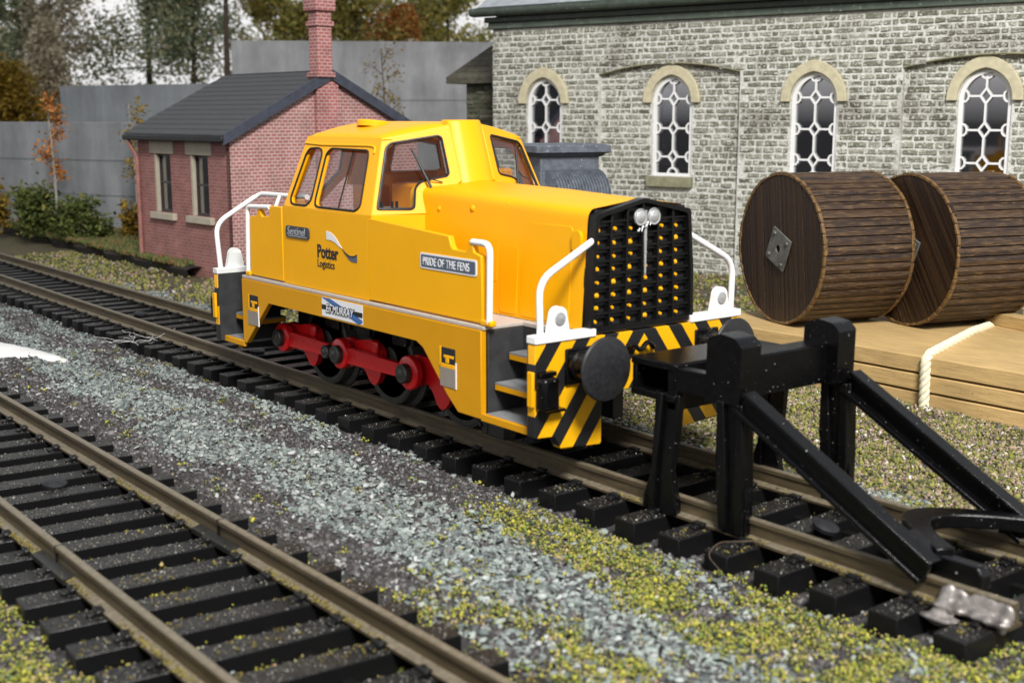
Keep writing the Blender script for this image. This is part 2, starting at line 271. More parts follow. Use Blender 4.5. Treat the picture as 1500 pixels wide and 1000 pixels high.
# ------------------------------------------------------------------ mesh helpers
class MB:
    def __init__(s): s.v = []; s.f = []; s.fm = []; s.cur = 0
    def add(s, vs, fs):
        o = len(s.v); s.v += [tuple(map(float, v)) for v in vs]; s.f += [tuple(i + o for i in f) for f in fs]; s.fm += [s.cur] * len(fs); return s
    def box(s, x0, x1, y0, y1, z0, z1):
        return s.add([(x0, y0, z0), (x1, y0, z0), (x1, y1, z0), (x0, y1, z0), (x0, y0, z1), (x1, y0, z1), (x1, y1, z1), (x0, y1, z1)],
                     [(0, 3, 2, 1), (4, 5, 6, 7), (0, 1, 5, 4), (1, 2, 6, 5), (2, 3, 7, 6), (3, 0, 4, 7)])
    def panel(s, outer, holes, f3, th):
        """flat sheet with openings; f3 maps (u, v) -> point, th is the thickness vector"""
        loops = [outer] + list(holes); flat = [p for l in loops for p in l]
        tris = tessellate_polygon([[Vector((p[0], p[1], 0)) for p in l] for l in loops])
        n = len(flat); A = [Vector(f3(*p)) for p in flat]; T = Vector(th); B = [a + T for a in A]
        fs = []
        nf = (A[tris[0][1]] - A[tris[0][0]]).cross(A[tris[0][2]] - A[tris[0][0]])
        for t in tris:
            nn = (A[t[1]] - A[t[0]]).cross(A[t[2]] - A[t[0]])
            front = t if nn.dot(T) < 0 else t[::-1]
            fs.append(tuple(front)); fs.append(tuple(i + n for i in front[::-1]))
        o = 0
        for li, l in enumerate(loops):
            m = len(l)
            for i in range(m): a, b = o + i, o + (i + 1) % m; fs.append((a, b, b + n, a + n))
            o += m
        s.add(A + B, fs); return s
    def prism(s, poly, f3, th): return s.panel(poly, [], f3, th)
    def tube(s, pts, r, seg=10, closed=False, r2=None):
        P = [Vector(p) for p in pts]; n = len(P); vs = []; fs = []; up = None
        for i, p in enumerate(P):
            if closed: d = (P[(i + 1) % n] - P[i - 1])
            else: d = (P[min(i + 1, n - 1)] - P[max(i - 1, 0)])
            d.normalize()
            if up is None: up = Vector((0, 0, 1)) if abs(d.z) < 0.9 else Vector((1, 0, 0))
            a = d.cross(up).normalized(); b = a.cross(d).normalized(); up = b
            rr = r if r2 is None else r + (r2 - r) * i / max(1, n - 1)
            for j in range(seg):
                t = 2 * PI * j / seg; vs.append(p + a * math.cos(t) * rr + b * math.sin(t) * rr)
        for i in range(n if closed else n - 1):
            i2 = (i + 1) % n
            for j in range(seg):
                j2 = (j + 1) % seg; fs.append((i * seg + j, i * seg + j2, i2 * seg + j2, i2 * seg + j))
        if not closed: fs.append(tuple(range(seg))[::-1]); fs.append(tuple((n - 1) * seg + j for j in range(seg)))
        return s.add(vs, fs)
    def lathe(s, o, ax, prof, seg=32):
        """revolve (distance along axis, radius) pairs"""
        o = Vector(o); ax = Vector(ax).normalized(); up = Vector((0, 0, 1)) if abs(ax.z) < 0.9 else Vector((1, 0, 0))
        a = ax.cross(up).normalized(); b = a.cross(ax).normalized(); vs = []; fs = []
        for d, r in prof:
            for j in range(seg):
                t = 2 * PI * j / seg; vs.append(o + ax * d + (a * math.cos(t) + b * math.sin(t)) * max(r, 1e-4))
        for i in range(len(prof) - 1):
            for j in range(seg):
                j2 = (j + 1) % seg; fs.append((i * seg + j, i * seg + j2, (i + 1) * seg + j2, (i + 1) * seg + j))
        fs.append(tuple(range(seg))[::-1]); fs.append(tuple((len(prof) - 1) * seg + j for j in range(seg)))
        return s.add(vs, fs)
    def cyl(s, a, b, r, seg=24):
        a = Vector(a); b = Vector(b); return s.lathe(a, b - a, [(0, r), ((b - a).length, r)], seg)
    def build(s, name, mat, parent=None, bevel=0, smooth=35, seg=2, local=False, mat2=None):
        me = bpy.data.meshes.new(name); me.from_pydata(s.v, [], s.f)
        if mat2: me.polygons.foreach_set('material_index', s.fm)
        me.validate()
        bm = bmesh.new(); bm.from_mesh(me); bmesh.ops.recalc_face_normals(bm, faces=bm.faces); bm.to_mesh(me); bm.free()
        me.materials.append(mat)
        if mat2: me.materials.append(mat2)
        o = bpy.data.objects.new(name, me); COL.objects.link(o)
        if smooth: me.polygons.foreach_set('use_smooth', [True] * len(me.polygons)); me.set_sharp_from_angle(angle=math.radians(smooth))
        if bevel:
            b = o.modifiers.new('edge', 'BEVEL'); b.width = bevel; b.segments = seg; b.limit_method = 'ANGLE'; b.angle_limit = math.radians(40); b.harden_normals = False
        if parent:
            o.parent = parent
            if not local: o.matrix_parent_inverse = root_inv(parent)
        return o

def root_inv(p):
    m = Matrix.Identity(4); q = p
    while q:
        m = q.matrix_parent_inverse @ Matrix.LocRotScale(q.location, q.rotation_euler, q.scale) @ m if q.parent else Matrix.LocRotScale(q.location, q.rotation_euler, q.scale) @ m
        q = q.parent
    return m.inverted()

def fast_mesh(name, V, F, mat, smooth=False):
    """V (n,3), F (m,k) arrays -> one mesh object"""
    me = bpy.data.meshes.new(name); m, k = F.shape
    me.vertices.add(len(V)); me.vertices.foreach_set('co', V.astype(np.float32).ravel())
    me.loops.add(m * k); me.loops.foreach_set('vertex_index', F.astype(np.int32).ravel())
    me.polygons.add(m); me.polygons.foreach_set('loop_start', np.arange(0, m * k, k, dtype=np.int32))
    try: me.polygons.foreach_set('loop_total', np.full(m, k, dtype=np.int32))
    except Exception: pass
    me.update(calc_edges=True); me.validate(); me.materials.append(mat)
    if smooth: me.polygons.foreach_set('use_smooth', [True] * m)
    o = bpy.data.objects.new(name, me); COL.objects.link(o); return o

def tag(o, label=None, cat=None, group=None, kind=None):
    if label: o['label'] = label
    if cat: o['category'] = cat
    if group: o['group'] = group
    if kind: o['kind'] = kind
    return o
def empty(name, loc, rz=0.0):
    o = bpy.data.objects.new(name, None); COL.objects.link(o); o.location = loc; o.rotation_euler = (0, 0, rz); o.empty_display_size = 0.3; return o
def copy_tree(o, parent=None):
    c = o.copy(); COL.objects.link(c)
    if parent: c.parent = parent
    for ch in list(o.children): copy_tree(ch, c)
    return c
def text(name, body, size, loc, rot, mat, parent, sx=1.0, bold=0.0, shear=0.0, align='LEFT', spacing=1.0, ext=0.004):
    cu = bpy.data.curves.new(name, 'FONT'); cu.body = body; cu.size = size; cu.extrude = ext; cu.offset = bold; cu.shear = shear; cu.align_x = align; cu.space_character = spacing
    cu.materials.append(mat); q = bpy.data.objects.new(name, cu); COL.objects.link(q); bpy.context.view_layer.update()
    me = bpy.data.meshes.new_from_object(q); me.name = name; COL.objects.unlink(q); bpy.data.objects.remove(q); bpy.data.curves.remove(cu)
    o = bpy.data.objects.new(name, me); COL.objects.link(o)
    o.location = loc; o.rotation_euler = rot; o.scale = (sx, 1, 1); o.parent = parent; o.matrix_parent_inverse = root_inv(parent); return o
def arc(c, r, a0, a1, n): return [(c[0] + r * math.cos(math.radians(a0 + (a1 - a0) * i / n)), c[1] + r * math.sin(math.radians(a0 + (a1 - a0) * i / n))) for i in range(n + 1)]
def rrect(x0, x1, y0, y1, r, n=4):
    return arc((x1 - r, y1 - r), r, 0, 90, n) + arc((x0 + r, y1 - r), r, 90, 180, n) + arc((x0 + r, y0 + r), r, 180, 270, n) + arc((x1 - r, y0 + r), r, 270, 360, n)
def bend(pts, r=0.12, n=5):
    """round the corners of a polyline"""
    P = [Vector(p) for p in pts]; out = [P[0]]
    for i in range(1, len(P) - 1):
        a = (P[i - 1] - P[i]); b = (P[i + 1] - P[i]); q = min(r, a.length * .45, b.length * .45); a.normalize(); b.normalize()
        for j in range(n + 1):
            t = j / n; out.append((P[i] + a * q) * (1 - t) ** 2 + P[i] * 2 * t * (1 - t) + (P[i] + b * q) * t * t)
    return out + [P[-1]]
def fillet(poly, r, n=4):
    P = [Vector((p[0], p[1])) for p in poly]; out = []; m = len(P)
    for i in range(m):
        a = P[i - 1] - P[i]; b = P[(i + 1) % m] - P[i]; q = min(r, a.length * .45, b.length * .45); a = a.normalized(); b = b.normalized()
        for j in range(n + 1):
            t = j / n; p = (P[i] + a * q) * (1 - t) ** 2 + P[i] * 2 * t * (1 - t) + (P[i] + b * q) * t * t; out.append((p.x, p.y))
    return out
XZ = lambda y: (lambda u, v: (u, y, v))
YZ = lambda x: (lambda u, v: (x, u, v))
XY = lambda z: (lambda u, v: (u, v, z))
#PART2
# ------------------------------------------------------------------ ground
def vnoise(x, y, s, seed=0):
    """smooth value noise"""
    r = np.random.default_rng(seed); T = r.random((64, 64)); u = x * s; v = y * s
    i = np.floor(u).astype(int); j = np.floor(v).astype(int); fu = u - i; fv = v - j
    fu = fu * fu * (3 - 2 * fu); fv = fv * fv * (3 - 2 * fv)
    g = lambda a, b: T[a % 64, b % 64]
    return (g(i, j) * (1 - fu) + g(i + 1, j) * fu) * (1 - fv) + (g(i, j + 1) * (1 - fu) + g(i + 1, j + 1) * fu) * fv
def zg(x, y):
    x = np.asarray(x, float); y = np.asarray(y, float)
    z = np.interp(y, [-9.5, -8.2, -7.8, -5.1, -4.85, -4.2, -3.2, -2.2, -1.75, -1.3, 1.3, 1.75, 2.6, 5], [-.50, -.45, -.50, -.50, -.35, -.35, -.40, -.43, -.47, -.53, -.53, -.47, -.42, -.42])
    return z + (vnoise(x, y, 0.9, 1) - .5) * .07 + (vnoise(x, y, 4, 2) - .5) * .04
xs = np.concatenate([[-1500, -500, -200, -120], np.linspace(-80, -26, 60), np.linspace(-25.7, 9, 190), np.linspace(11, 60, 12), [120, 400, 1500]])
ys = np.concatenate([[-1500, -300, -80], np.linspace(-30, -10, 12), np.linspace(-9.8, 9, 150), np.linspace(9.4, 40, 40), [60, 120, 400, 1500]])
gx, gy = np.meshgrid(xs, ys); gz = zg(gx, gy)
nx, ny = len(xs), len(ys); idx = np.arange(nx * ny).reshape(ny, nx)
F = np.stack([idx[:-1, :-1], idx[:-1, 1:], idx[1:, 1:], idx[1:, :-1]], -1).reshape(-1, 4)
g = fast_mesh('ground', np.stack([gx, gy, gz], -1).reshape(-1, 3), F, M['ground'], True); tag(g, kind='structure')

def rand_rot(n, tilt):
    """random rotations: any heading, limited tilt"""
    a = rng.uniform(0, 2 * PI, n); t = rng.normal(0, tilt, n); p = rng.uniform(0, 2 * PI, n)
    ca, sa = np.cos(a), np.sin(a); R1 = np.zeros((n, 3, 3)); R1[:, 0, 0] = ca; R1[:, 0, 1] = -sa; R1[:, 1, 0] = sa; R1[:, 1, 1] = ca; R1[:, 2, 2] = 1
    ax = np.stack([np.cos(p), np.sin(p), np.zeros(n)], -1); K = np.zeros((n, 3, 3))
    K[:, 0, 2] = ax[:, 1]; K[:, 1, 2] = -ax[:, 0]; K[:, 2, 0] = -ax[:, 1]; K[:, 2, 1] = ax[:, 0]
    R2 = np.eye(3) + np.sin(t)[:, None, None] * K + (1 - np.cos(t))[:, None, None] * (K @ K)
    return R2 @ R1
def chips(name, x, y, z, size, mat, tilt=0.45, flat=(0.12, 0.3)):
    n = len(x); k = 6
    ang = np.arange(k) * 2 * PI / k + rng.uniform(-.35, .35, (n, k)); rr = rng.uniform(.6, 1.0, (n, k))
    asp = rng.uniform(.32, .72, n)[:, None]; th = rng.uniform(*flat, n)[:, None]
    X = np.cos(ang) * rr; Y = np.sin(ang) * rr * asp
    top = np.stack([X * .8, Y * .8, np.broadcast_to(th, X.shape) * rng.uniform(.6, 1.2, (n, k))], -1); bot = np.stack([X, Y, -np.broadcast_to(th, X.shape)], -1)
    V = np.concatenate([top, bot], 1) * size[:, None, None]
    V = np.einsum('nij,nkj->nki', rand_rot(n, tilt), V) + np.stack([x, y, z], -1)[:, None, :]
    f = []
    for i in range(k): j = (i + 1) % k; f.append((i, i + k, j + k, j))
    f += [(0, 1, 2, 3), (0, 3, 4, 5)]
    F = (np.array(f)[None] + (np.arange(n) * 2 * k)[:, None, None]).reshape(-1, 4)
    return fast_mesh(name, V.reshape(-1, 3), F, mat)
OCT = np.array([(1, 0, 0), (-1, 0, 0), (0, 1, 0), (0, -1, 0), (0, 0, 1), (0, 0, -1)], float)
OF = np.array([(0, 2, 4), (2, 1, 4), (1, 3, 4), (3, 0, 4), (2, 0, 5), (1, 2, 5), (3, 1, 5), (0, 3, 5)])
def crumbs(name, x, y, z, size, mat):
    n = len(x); V = OCT[None] * rng.uniform(.55, 1.25, (n, 6, 1)) * size[:, None, None]
    V = np.einsum('nij,nkj->nki', rand_rot(n, .8), V) + np.stack([x, y, z], -1)[:, None, :]
    F = (OF[None] + (np.arange(n) * 6)[:, None, None]).reshape(-1, 3)
    return fast_mesh(name, V.reshape(-1, 3), F, mat)
def scatter(n, x0, x1, y0, y1, dens):
    x = rng.uniform(x0, x1, n); y = rng.uniform(y0, y1, n); k = rng.random(n) < dens(x, y); return x[k], y[k]
sm = lambda e0, e1, v: np.clip((v - e0) / (e1 - e0), 0, 1)
def band(y, a, b, s=.15): return sm(a - s, a + s, y) * (1 - sm(b - s, b + s, y))
# pale slate chippings between the tracks, thin line along the sleeper ends, and beyond the far rail
def d_slate(x, y):
    w = (vnoise(x, y, .8, 5) - .5) * .7; yy = y + w
    main = band(yy, -4.15 + sm(-9, -16, x) * .8, -2.75 - sm(1.5, 4.5, x) * .5, .18)
    main = main * (.72 + .28 * sm(.25, .5, vnoise(x, y, 1.3, 6)))
    thin = band(yy, -2.15, -1.72, .1) * .55 * sm(.3, .6, vnoise(x, y, .9, 8))
    far = band(yy, 1.5, 2.15, .1) * .85
    lower = band(yy, -5.0, -4.2, .15) * sm(1.0, 3.0, x) * .35
    return np.maximum.reduce([main, thin, far, lower, np.full_like(x, .03)]) * (1 - (np.abs(y) < 1.45) * .97) * (1 - (y < -4.9) * .8)
x, y = scatter(150000, -24, 7.5, -9.5, 2.4, d_slate)
sz = rng.uniform(.028, .075, len(x)) * np.where(rng.random(len(x)) < .05, 1.45, 1)
tag(chips('gravel', x, y, zg(x, y) + rng.uniform(.0, .05, len(x)), sz, M['slate'], .5), 'pale grey slate chippings lying in a strip between the two tracks', 'gravel', kind='stuff')
def d_cin(x, y):
    b = np.where(y < -7.9, .5, np.where(y < -4.9, .25, .9)); b = np.where(np.abs(y) < 1.6, .35, b); b = np.where(y > 2.2, .25, b); return b
x, y = scatter(170000, -25, 8, -10, 3.2, d_cin)
tag(chips('ballast', x, y, zg(x, y) + rng.uniform(-.01, .025, len(x)), rng.uniform(.018, .058, len(x)) * np.where(rng.random(len(x)) < .03, 1.6, 1), M['cinder'], .6, (.2, .5)), 'dark cinder ballast packed around both tracks', 'ballast', kind='stuff')

def d_moss(x, y):
    w = (vnoise(x, y, .9, 9) - .5) * .8; cl = sm(.38, .62, vnoise(x, y, 2.6, 10)); yy = y + w
    a = band(yy, -2.55 - .12 * x, -1.6, .12) * sm(-.9, .6, x)
    b = band(yy, -5.2, -3.5, .3) * sm(.8, 2.6, x) * .85
    c = band(y, -8.2, -4.9, .1) * sm(-3.5, 2.5, x) * .22
    d = (y < -7.9) * .75 * sm(-9, -5, x)
    e = (np.abs(y) < 1.6) * .16 * sm(0, 3, x)
    f = (y > -5) * (y < -1.5) * .010
    return np.maximum.reduce([a * (.2 + .7 * cl), b * (.04 + .7 * cl), c * cl, d * (.2 + .8 * cl), e * cl, np.full_like(x, 0) + f])
x, y = scatter(60000, -14, 7.5, -10.5, 1.7, d_moss)
k = rng.integers(5, 18, len(x)); X = np.repeat(x, k); Y = np.repeat(y, k); q = rng.normal(0, .05, (len(X), 2)); X = X + q[:, 0]; Y = Y + q[:, 1]
h = np.repeat(rng.uniform(.4, 1.5, len(x)), k) * np.maximum(0, .095 - np.hypot(q[:, 0], q[:, 1]) * .75) * rng.random(len(X)) ** .6
tag(crumbs('moss', X, Y, zg(X, Y) + .01 + h, rng.uniform(.008, .020, len(X)) * np.where(rng.random(len(X)) < .12, 1.8, 1), M['moss']), 'yellow green scatter moss beside the buffer stop track', 'moss', kind='stuff')
def d_turf(x, y): return np.where(y < 2, .4, 1.0) * (.35 + .65 * sm(.25, .5, vnoise(x, y, 1.1, 12)))
x, y = scatter(56000, -6, 7, 1.7, 8.5, d_turf)
x2, y2 = scatter(34000, -34, -5, 1.6, 24, lambda x, y: (.3 + .7 * sm(.3, .6, vnoise(x, y, .5, 13))) * (1 - .9 * (np.abs(y) < 1.6)))
far2 = np.concatenate([x, x2]); fary = np.concatenate([y, y2]); sz = np.concatenate([rng.uniform(.014, .040, len(x)) * np.where(rng.random(len(x)) < .08, 1.7, 1), rng.uniform(.04, .10, len(x2))])
tag(crumbs('ground_cover', far2, fary, zg(far2, fary) + rng.uniform(0, .04, len(far2)), sz, M['turf']), 'mixed green and brown scatter turf beyond the locomotive track', 'ground cover', kind='stuff')

x, y = scatter(11000, -6, 7, 1.9, 7.2, lambda x, y: .25 + .75 * sm(.3, .6, vnoise(x, y, 1.6, 17)))
tag(chips('stones', x, y, zg(x, y) + rng.uniform(0, .03, len(x)), rng.uniform(.018, .055, len(x)), M['pinkstone'], .6, (.3, .6)), 'tan and pinkish small stones between the far rail and the timber stack', 'stones', kind='stuff')

# ------------------------------------------------------------------ tracks
def rail_mb(y, x0, x1, n=40):
    prof = [(-.115, -.25), (.115, -.25), (.115, -.222), (.022, -.195), (.022, -.07), (.045, -.055), (.045, -.012), (.033, 0), (-.033, 0), (-.045, -.012), (-.045, -.055), (-.022, -.07), (-.022, -.195), (-.115, -.222)]
    m = MB(); k = len(prof); X = np.linspace(x0, x1, n); vs = []; fs = []
    for xx in X: vs += [(xx, y + p, q) for p, q in prof]
    for i in range(n - 1):
        for j in range(k): j2 = (j + 1) % k; fs.append((i * k + j, i * k + j2, (i + 1) * k + j2, (i + 1) * k + j))
    fs.append(tuple(range(k))); fs.append(tuple((n - 1) * k + j for j in range(k))); m.add(vs, fs); return m
def sleeper_mb(i):
    r = random.Random(i); m = MB(); m.box(-.17, .17, -1.5, 1.5, -.60, -.27)
    for s in (-.86, .86):
        for t in (-1, 1):
            m.box(-.085, .085, s + t * .125 - .045, s + t * .125 + .045, -.27, -.205); m.box(-.05, .05, s + t * .20 - .05, s + t * .20 + .04, -.27, -.235)
    return m
def track(name, label, yc, x0, x1, sx, skew, webs):
    t = empty(name, (x1, yc, -.56)); tag(t, label, 'railway track')
    rails = [rail_mb(yc + s * .86, x0, x1).build('rail', M['rail'], t, 0, 40) for s in (-1, 1)]
    proto = None
    for i, xx in enumerate(sx):
        if proto is None:
            proto = sleeper_mb(i).build('sleeper', M['sleeper'], None, .012); o = proto
        else: o = proto.copy(); COL.objects.link(o)
        o.parent = t; o.matrix_parent_inverse = root_inv(t); o.location = (xx, yc, 0); o.rotation_euler = (0, 0, -skew + random.uniform(-.006, .006))
    w = MB()
    for s in webs: w.box(x0, x1 - .4, yc + s - .06, yc + s + .06, -.56, -.40)
    w.build('sleeper_web', M['black'], t, 0, 0)
    return t, rails
tr1, r1 = track('railway_track', 'black sleeper track under the yellow locomotive ending at the buffer stop', 0, -36, 5.86, [5.58 - .72 * i for i in range(56)], 0, (-.55, .55))
tr2, r2 = track('railway_track', 'empty black sleeper track crossing the lower left corner', -6.44, -26, 9, [4.6 - .72 * i for i in range(42)], math.radians(5), (-.86, .3))
def joiner(x, y, rail):
    m = MB(); m.panel([(-.14, -.262), (.14, -.262), (.14, -.205), (.028, -.18), (.028, -.192), (.125, -.215), (.125, -.252), (-.125, -.252), (-.125, -.215), (-.028, -.192), (-.028, -.18), (-.14, -.205)], [], lambda u, v: (x - .5, y + u, v), (1.0, 0, 0))
    m.build('rail_joiner', M['pin'], rail, 0, 30)
    g = MB(); g.box(x - .012, x + .012, y - .047, y + .047, -.19, .002); g.build('joint_gap', M['black'], rail, 0, 0)
joiner(-1.0, -5.58, r2[1]); joiner(-1.25, -7.30, r2[0])
pn = MB()
def pin(x, y, tilt, par):
    m = MB(); a = Vector((math.sin(tilt), .3 * math.sin(tilt), math.cos(tilt))); c = Vector((x, y, -.255))
    m.lathe(c, a, [(0, .15), (.05, .16), (.075, .12), (.08, .02)], 20); m.build('track_pin', M['bufferblack'], par)
pin(-4.3, -6.35, .15, tr2); pin(2.95, .08, .3, tr1); pin(-11.1, -.02, .1, tr1); pin(-17.2, 0, .1, tr1)
# lump of solder over the rail end
m = MB(); R5 = random.Random(5)
def blob(x, y, z, a, b, c):
    vs = []; fs = []; nu, nv = 10, 7
    for i in range(nv):
        t = .05 + (PI - .1) * i / (nv - 1)
        for j in range(nu): p = 2 * PI * j / nu; vs.append((x + a * math.sin(t) * math.cos(p), y + b * math.sin(t) * math.sin(p), z + c * math.cos(t)))
    for i in range(nv - 1):
        for j in range(nu): j2 = (j + 1) % nu; fs.append((i * nu + j, i * nu + j2, (i + 1) * nu + j2, (i + 1) * nu + j))
    fs += [tuple(range(nu)), tuple((nv - 1) * nu + j for j in range(nu))]; m.add(vs, fs)
for i in range(26): t = i / 25; blob(5.16 + .66 * t, -.925, -.10 - .05 * R5.random(), .07, .035 + .02 * R5.random(), .09 + .03 * R5.random())
for i in range(26): t = i / 25; blob(5.14 + .68 * t + .02 * R5.random(), -.96 - .05 * R5.random(), -.205 + .02 * R5.random(), .06, .06 + .03 * R5.random(), .035 + .02 * R5.random())
for i in range(14): t = i / 13; blob(5.21 - .03 * t, -.93 - .13 * t, -.06 - .28 * t, .075 + .045 * t + .02 * R5.random(), .05, .05 + .02 * R5.random())
for i in range(8): blob(5.20 + R5.uniform(-.12, .2), -1.05 + R5.uniform(-.07, .05), -.27 - .06 * R5.random(), .09, .06, .035)
for i in range(8): t = i / 7; blob(5.80, -.93 - .06 * t, -.06 - .2 * t, .05, .04, .05)
sol_ = m.build('solder_lump', M['solder'], r1[0], 0, 0); rm_ = sol_.modifiers.new('r', 'REMESH'); rm_.mode = 'VOXEL'; rm_.voxel_size = .016; rm_.use_smooth_shade = True; sm_ = sol_.modifiers.new('s', 'SMOOTH'); sm_.iterations = 10; sm_.factor = .6
# fine grit and dust lying on the sleeper tops and along the rail feet
gp = []
for yc, xs_, sk, dens, xm in ((0, [5.58 - .72 * i for i in range(40)], 0, 330, 1.0), (-6.44, [4.6 - .72 * i for i in range(34)], math.radians(5), 620, 1.0)):
    for xx in xs_:
        n = int(dens * (1.0 if xx > -4 else .55)); u = rng.uniform(-.165, .165, n); v = rng.uniform(-1.48, 1.48, n); k = rng.random(n) < .25 + .75 * vnoise(u + xx, v + yc, 3.0, 21); u, v = u[k], v[k]
        gp.append(np.stack([xx + u * math.cos(sk) + v * math.sin(sk), yc - u * math.sin(sk) + v * math.cos(sk), np.full(len(u), -.267)], -1))
gp = np.concatenate(gp); kk = rng.random(len(gp))
tag(crumbs('track_grit', gp[:, 0], gp[:, 1], gp[:, 2], rng.uniform(.006, .017, len(gp)), M['grit']), 'fine grey grit sprinkled over the black sleepers', 'grit', kind='stuff')
mp_ = []
for yr, x0, x1, n, w in ((-5.58, -4, 4, 800, 1), (-7.30, -4, 4, 1000, 1), (-.86, .5, 5.8, 600, 1), (.86, 0, 5.8, 200, 1)):
    xx = rng.uniform(x0, x1, n); s_ = np.where(rng.random(n) < .8, -1, 1); yy = yr + s_ * rng.uniform(.03, .115, n); k = rng.random(n) < sm(.35, .65, vnoise(xx, yy * 0 + yr, 2.2, 31)) ; mp_.append(np.stack([xx, yy, np.full(n, -.215)], -1)[k])
n = 5200; xx = rng.uniform(-2.5, 5.6, n); yy = np.where(rng.random(n) < .45, rng.uniform(-1.45, 1.45, n), rng.uniform(-7.9, -4.95, n)); k = rng.random(n) < sm(.5, .75, vnoise(xx, yy, 2.4, 41)) * sm(-2.5, 2, xx)
mp_.append(np.stack([xx, yy, np.full(n, -.262)], -1)[k]); mp_ = np.concatenate(mp_)
ok = (np.abs(mp_[:, 2] + .262) > .001) | (np.abs(((5.58 - mp_[:, 0]) / .72 + .5) % 1 - .5) * .72 < .16) | (mp_[:, 1] < -3); mp_ = mp_[ok]
ok = (np.abs(mp_[:, 2] + .262) > .001) | (mp_[:, 1] > -3) | (np.abs(((4.6 - mp_[:, 0] + (mp_[:, 1] + 6.44) * math.tan(math.radians(5))) / .72 + .5) % 1 - .5) * .72 < .16); mp_ = mp_[ok]
rep = rng.integers(2, 6, len(mp_)); P_ = np.repeat(mp_, rep, 0) + rng.normal(0, .018, (rep.sum(), 3)) * np.array([1, .7, .25])
tag(crumbs('moss', P_[:, 0], P_[:, 1], P_[:, 2] + .006, rng.uniform(.006, .015, len(P_)), M['railmoss']), 'dusting of brown gold moss along the rail feet and sleepers', 'moss', kind='stuff')
# white plaster lump on the gravel, fibres on the sleepers
m = MB(); vs = []; fs = []; n = 26; mm = 8
for i in range(n):
    u = i / (n - 1); cx = -17.2 + 4.2 * u; cy = -4.75 + 1.55 * u; w = .75 * math.sin(PI * min(1, .12 + u * .88)) ** .6 + .02
    for j in range(mm):
        v = j / (mm - 1) * 2 - 1; xx = cx + v * w * .25; yy = cy + v * w
        vs.append((xx, yy, -.46 + .34 * max(0, 1 - abs(v) ** 2.2) * (1 - u * .55) + random.uniform(0, .02)))
for i in range(n - 1):
    for j in range(mm - 1): fs.append((i * mm + j, i * mm + j + 1, (i + 1) * mm + j + 1, (i + 1) * mm + j))
o = m.add(vs, fs).build('plaster_lump', M['plaster'], None, 0, 60); sol = o.modifiers.new('t', 'SOLIDIFY'); sol.thickness = .1
tag(o, 'white plaster lump lying on the grey gravel at the left edge', 'plaster')
m = MB()
for i in range(12):
    a = Vector((-13.9 + random.uniform(-.5, .5), -1.35 + random.uniform(-.35, .3), -.24)); p = [a]
    d = Vector((random.uniform(-1, 1), random.uniform(-1, 1), 0))
    for j in range(6): d += Vector((random.uniform(-.5, .5), random.uniform(-.5, .5), 0)); p.append(p[-1] + d.normalized() * .12 + Vector((0, 0, random.uniform(-.035, .05))))
    m.tube(p, .0035, 4)
tag(m.build('cobweb', M['plaster']), 'thin white cobweb fibres caught on the sleeper ends at left', 'cobweb')
m = MB(); m.tube(bend([(3.05, -1.15, -.1), (2.9, -1.3, -.12), (2.6, -1.35, -.2), (2.62, -1.55, -.3), (3.0, -1.65, -.42), (3.05, -1.75, -.5), (2.9, -1.8, -.5)], .1), .008, 5)
tag(m.build('loose_fibre', M['trunk']), 'thin brown curled fibre beside the near buffer stop post', 'fibre')
#PART3
# ------------------------------------------------------------------ locomotive
L = empty('shunting_locomotive', (-4.5, 0, 0)); tag(L, 'yellow shunting locomotive with red coupling rods, white handrails and chevron striped front beam', 'locomotive')
XR = -9.0                                   # rear beam face
for s in (-1, 1):
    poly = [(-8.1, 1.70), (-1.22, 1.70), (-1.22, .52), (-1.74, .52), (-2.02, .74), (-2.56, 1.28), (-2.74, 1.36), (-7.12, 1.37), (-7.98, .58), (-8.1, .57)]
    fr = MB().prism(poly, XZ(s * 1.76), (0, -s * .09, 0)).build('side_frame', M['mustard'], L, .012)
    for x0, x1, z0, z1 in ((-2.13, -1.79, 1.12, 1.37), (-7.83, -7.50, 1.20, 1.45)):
        yy = s * 1.762
        MB().box(x0, x1, yy - .006, yy + .006, z0, z1).build('grab_recess', M['ink'], fr, .01)
        st = MB(); st.box(x0 + .08, x1 - .03, yy - .012, yy + .014, z0 + .11, z0 + .15); st.box(x0 + .12, x0 + .2, yy - .012, yy + .012, z0 + .04, z0 + .12)
        st.box(x0 - .03, x0 + .02, yy - .01, yy + .02, z0 - .02, z1); st.box(x0, x1, yy - .01, yy + .022, z0 - .03, z0 + .03)
        st.build('grab_step', M['yellow'], fr, .006)
    for x0, x1, z0, z1 in ((-2.14, -1.78, .83, 1.11), (-7.88, -7.50, .93, 1.19)):
        MB().box(x0, x1, s * 1.763 - .008, s * 1.763 + .008, z0, z1).build('kick_plate', M['grey_plate'], fr, .004)
        MB().box(x1 - .002, x1 + .015, s * 1.763 - .009, s * 1.763 + .009, z0, z1 + .08).build('plate_edge', M['whiteink'], fr, 0)
m = MB(); m.prism([(-8.12, -1.74), (-1.2, -1.74), (-1.2, -1.08), (-.12, -1.08), (-.12, 1.08), (-1.2, 1.08), (-1.2, 1.74), (-8.12, 1.74), (-8.12, 1.08), (XR + .1, 1.08), (XR + .1, -1.08), (-8.12, -1.08)], XY(1.705), (0, 0, .05))
m.build('footplate', M['deck'], L, .008)
MB().box(-7.9, -1.5, -.8, .8, .62, 1.7).build('chassis_block', M['chassis'], L, .02)
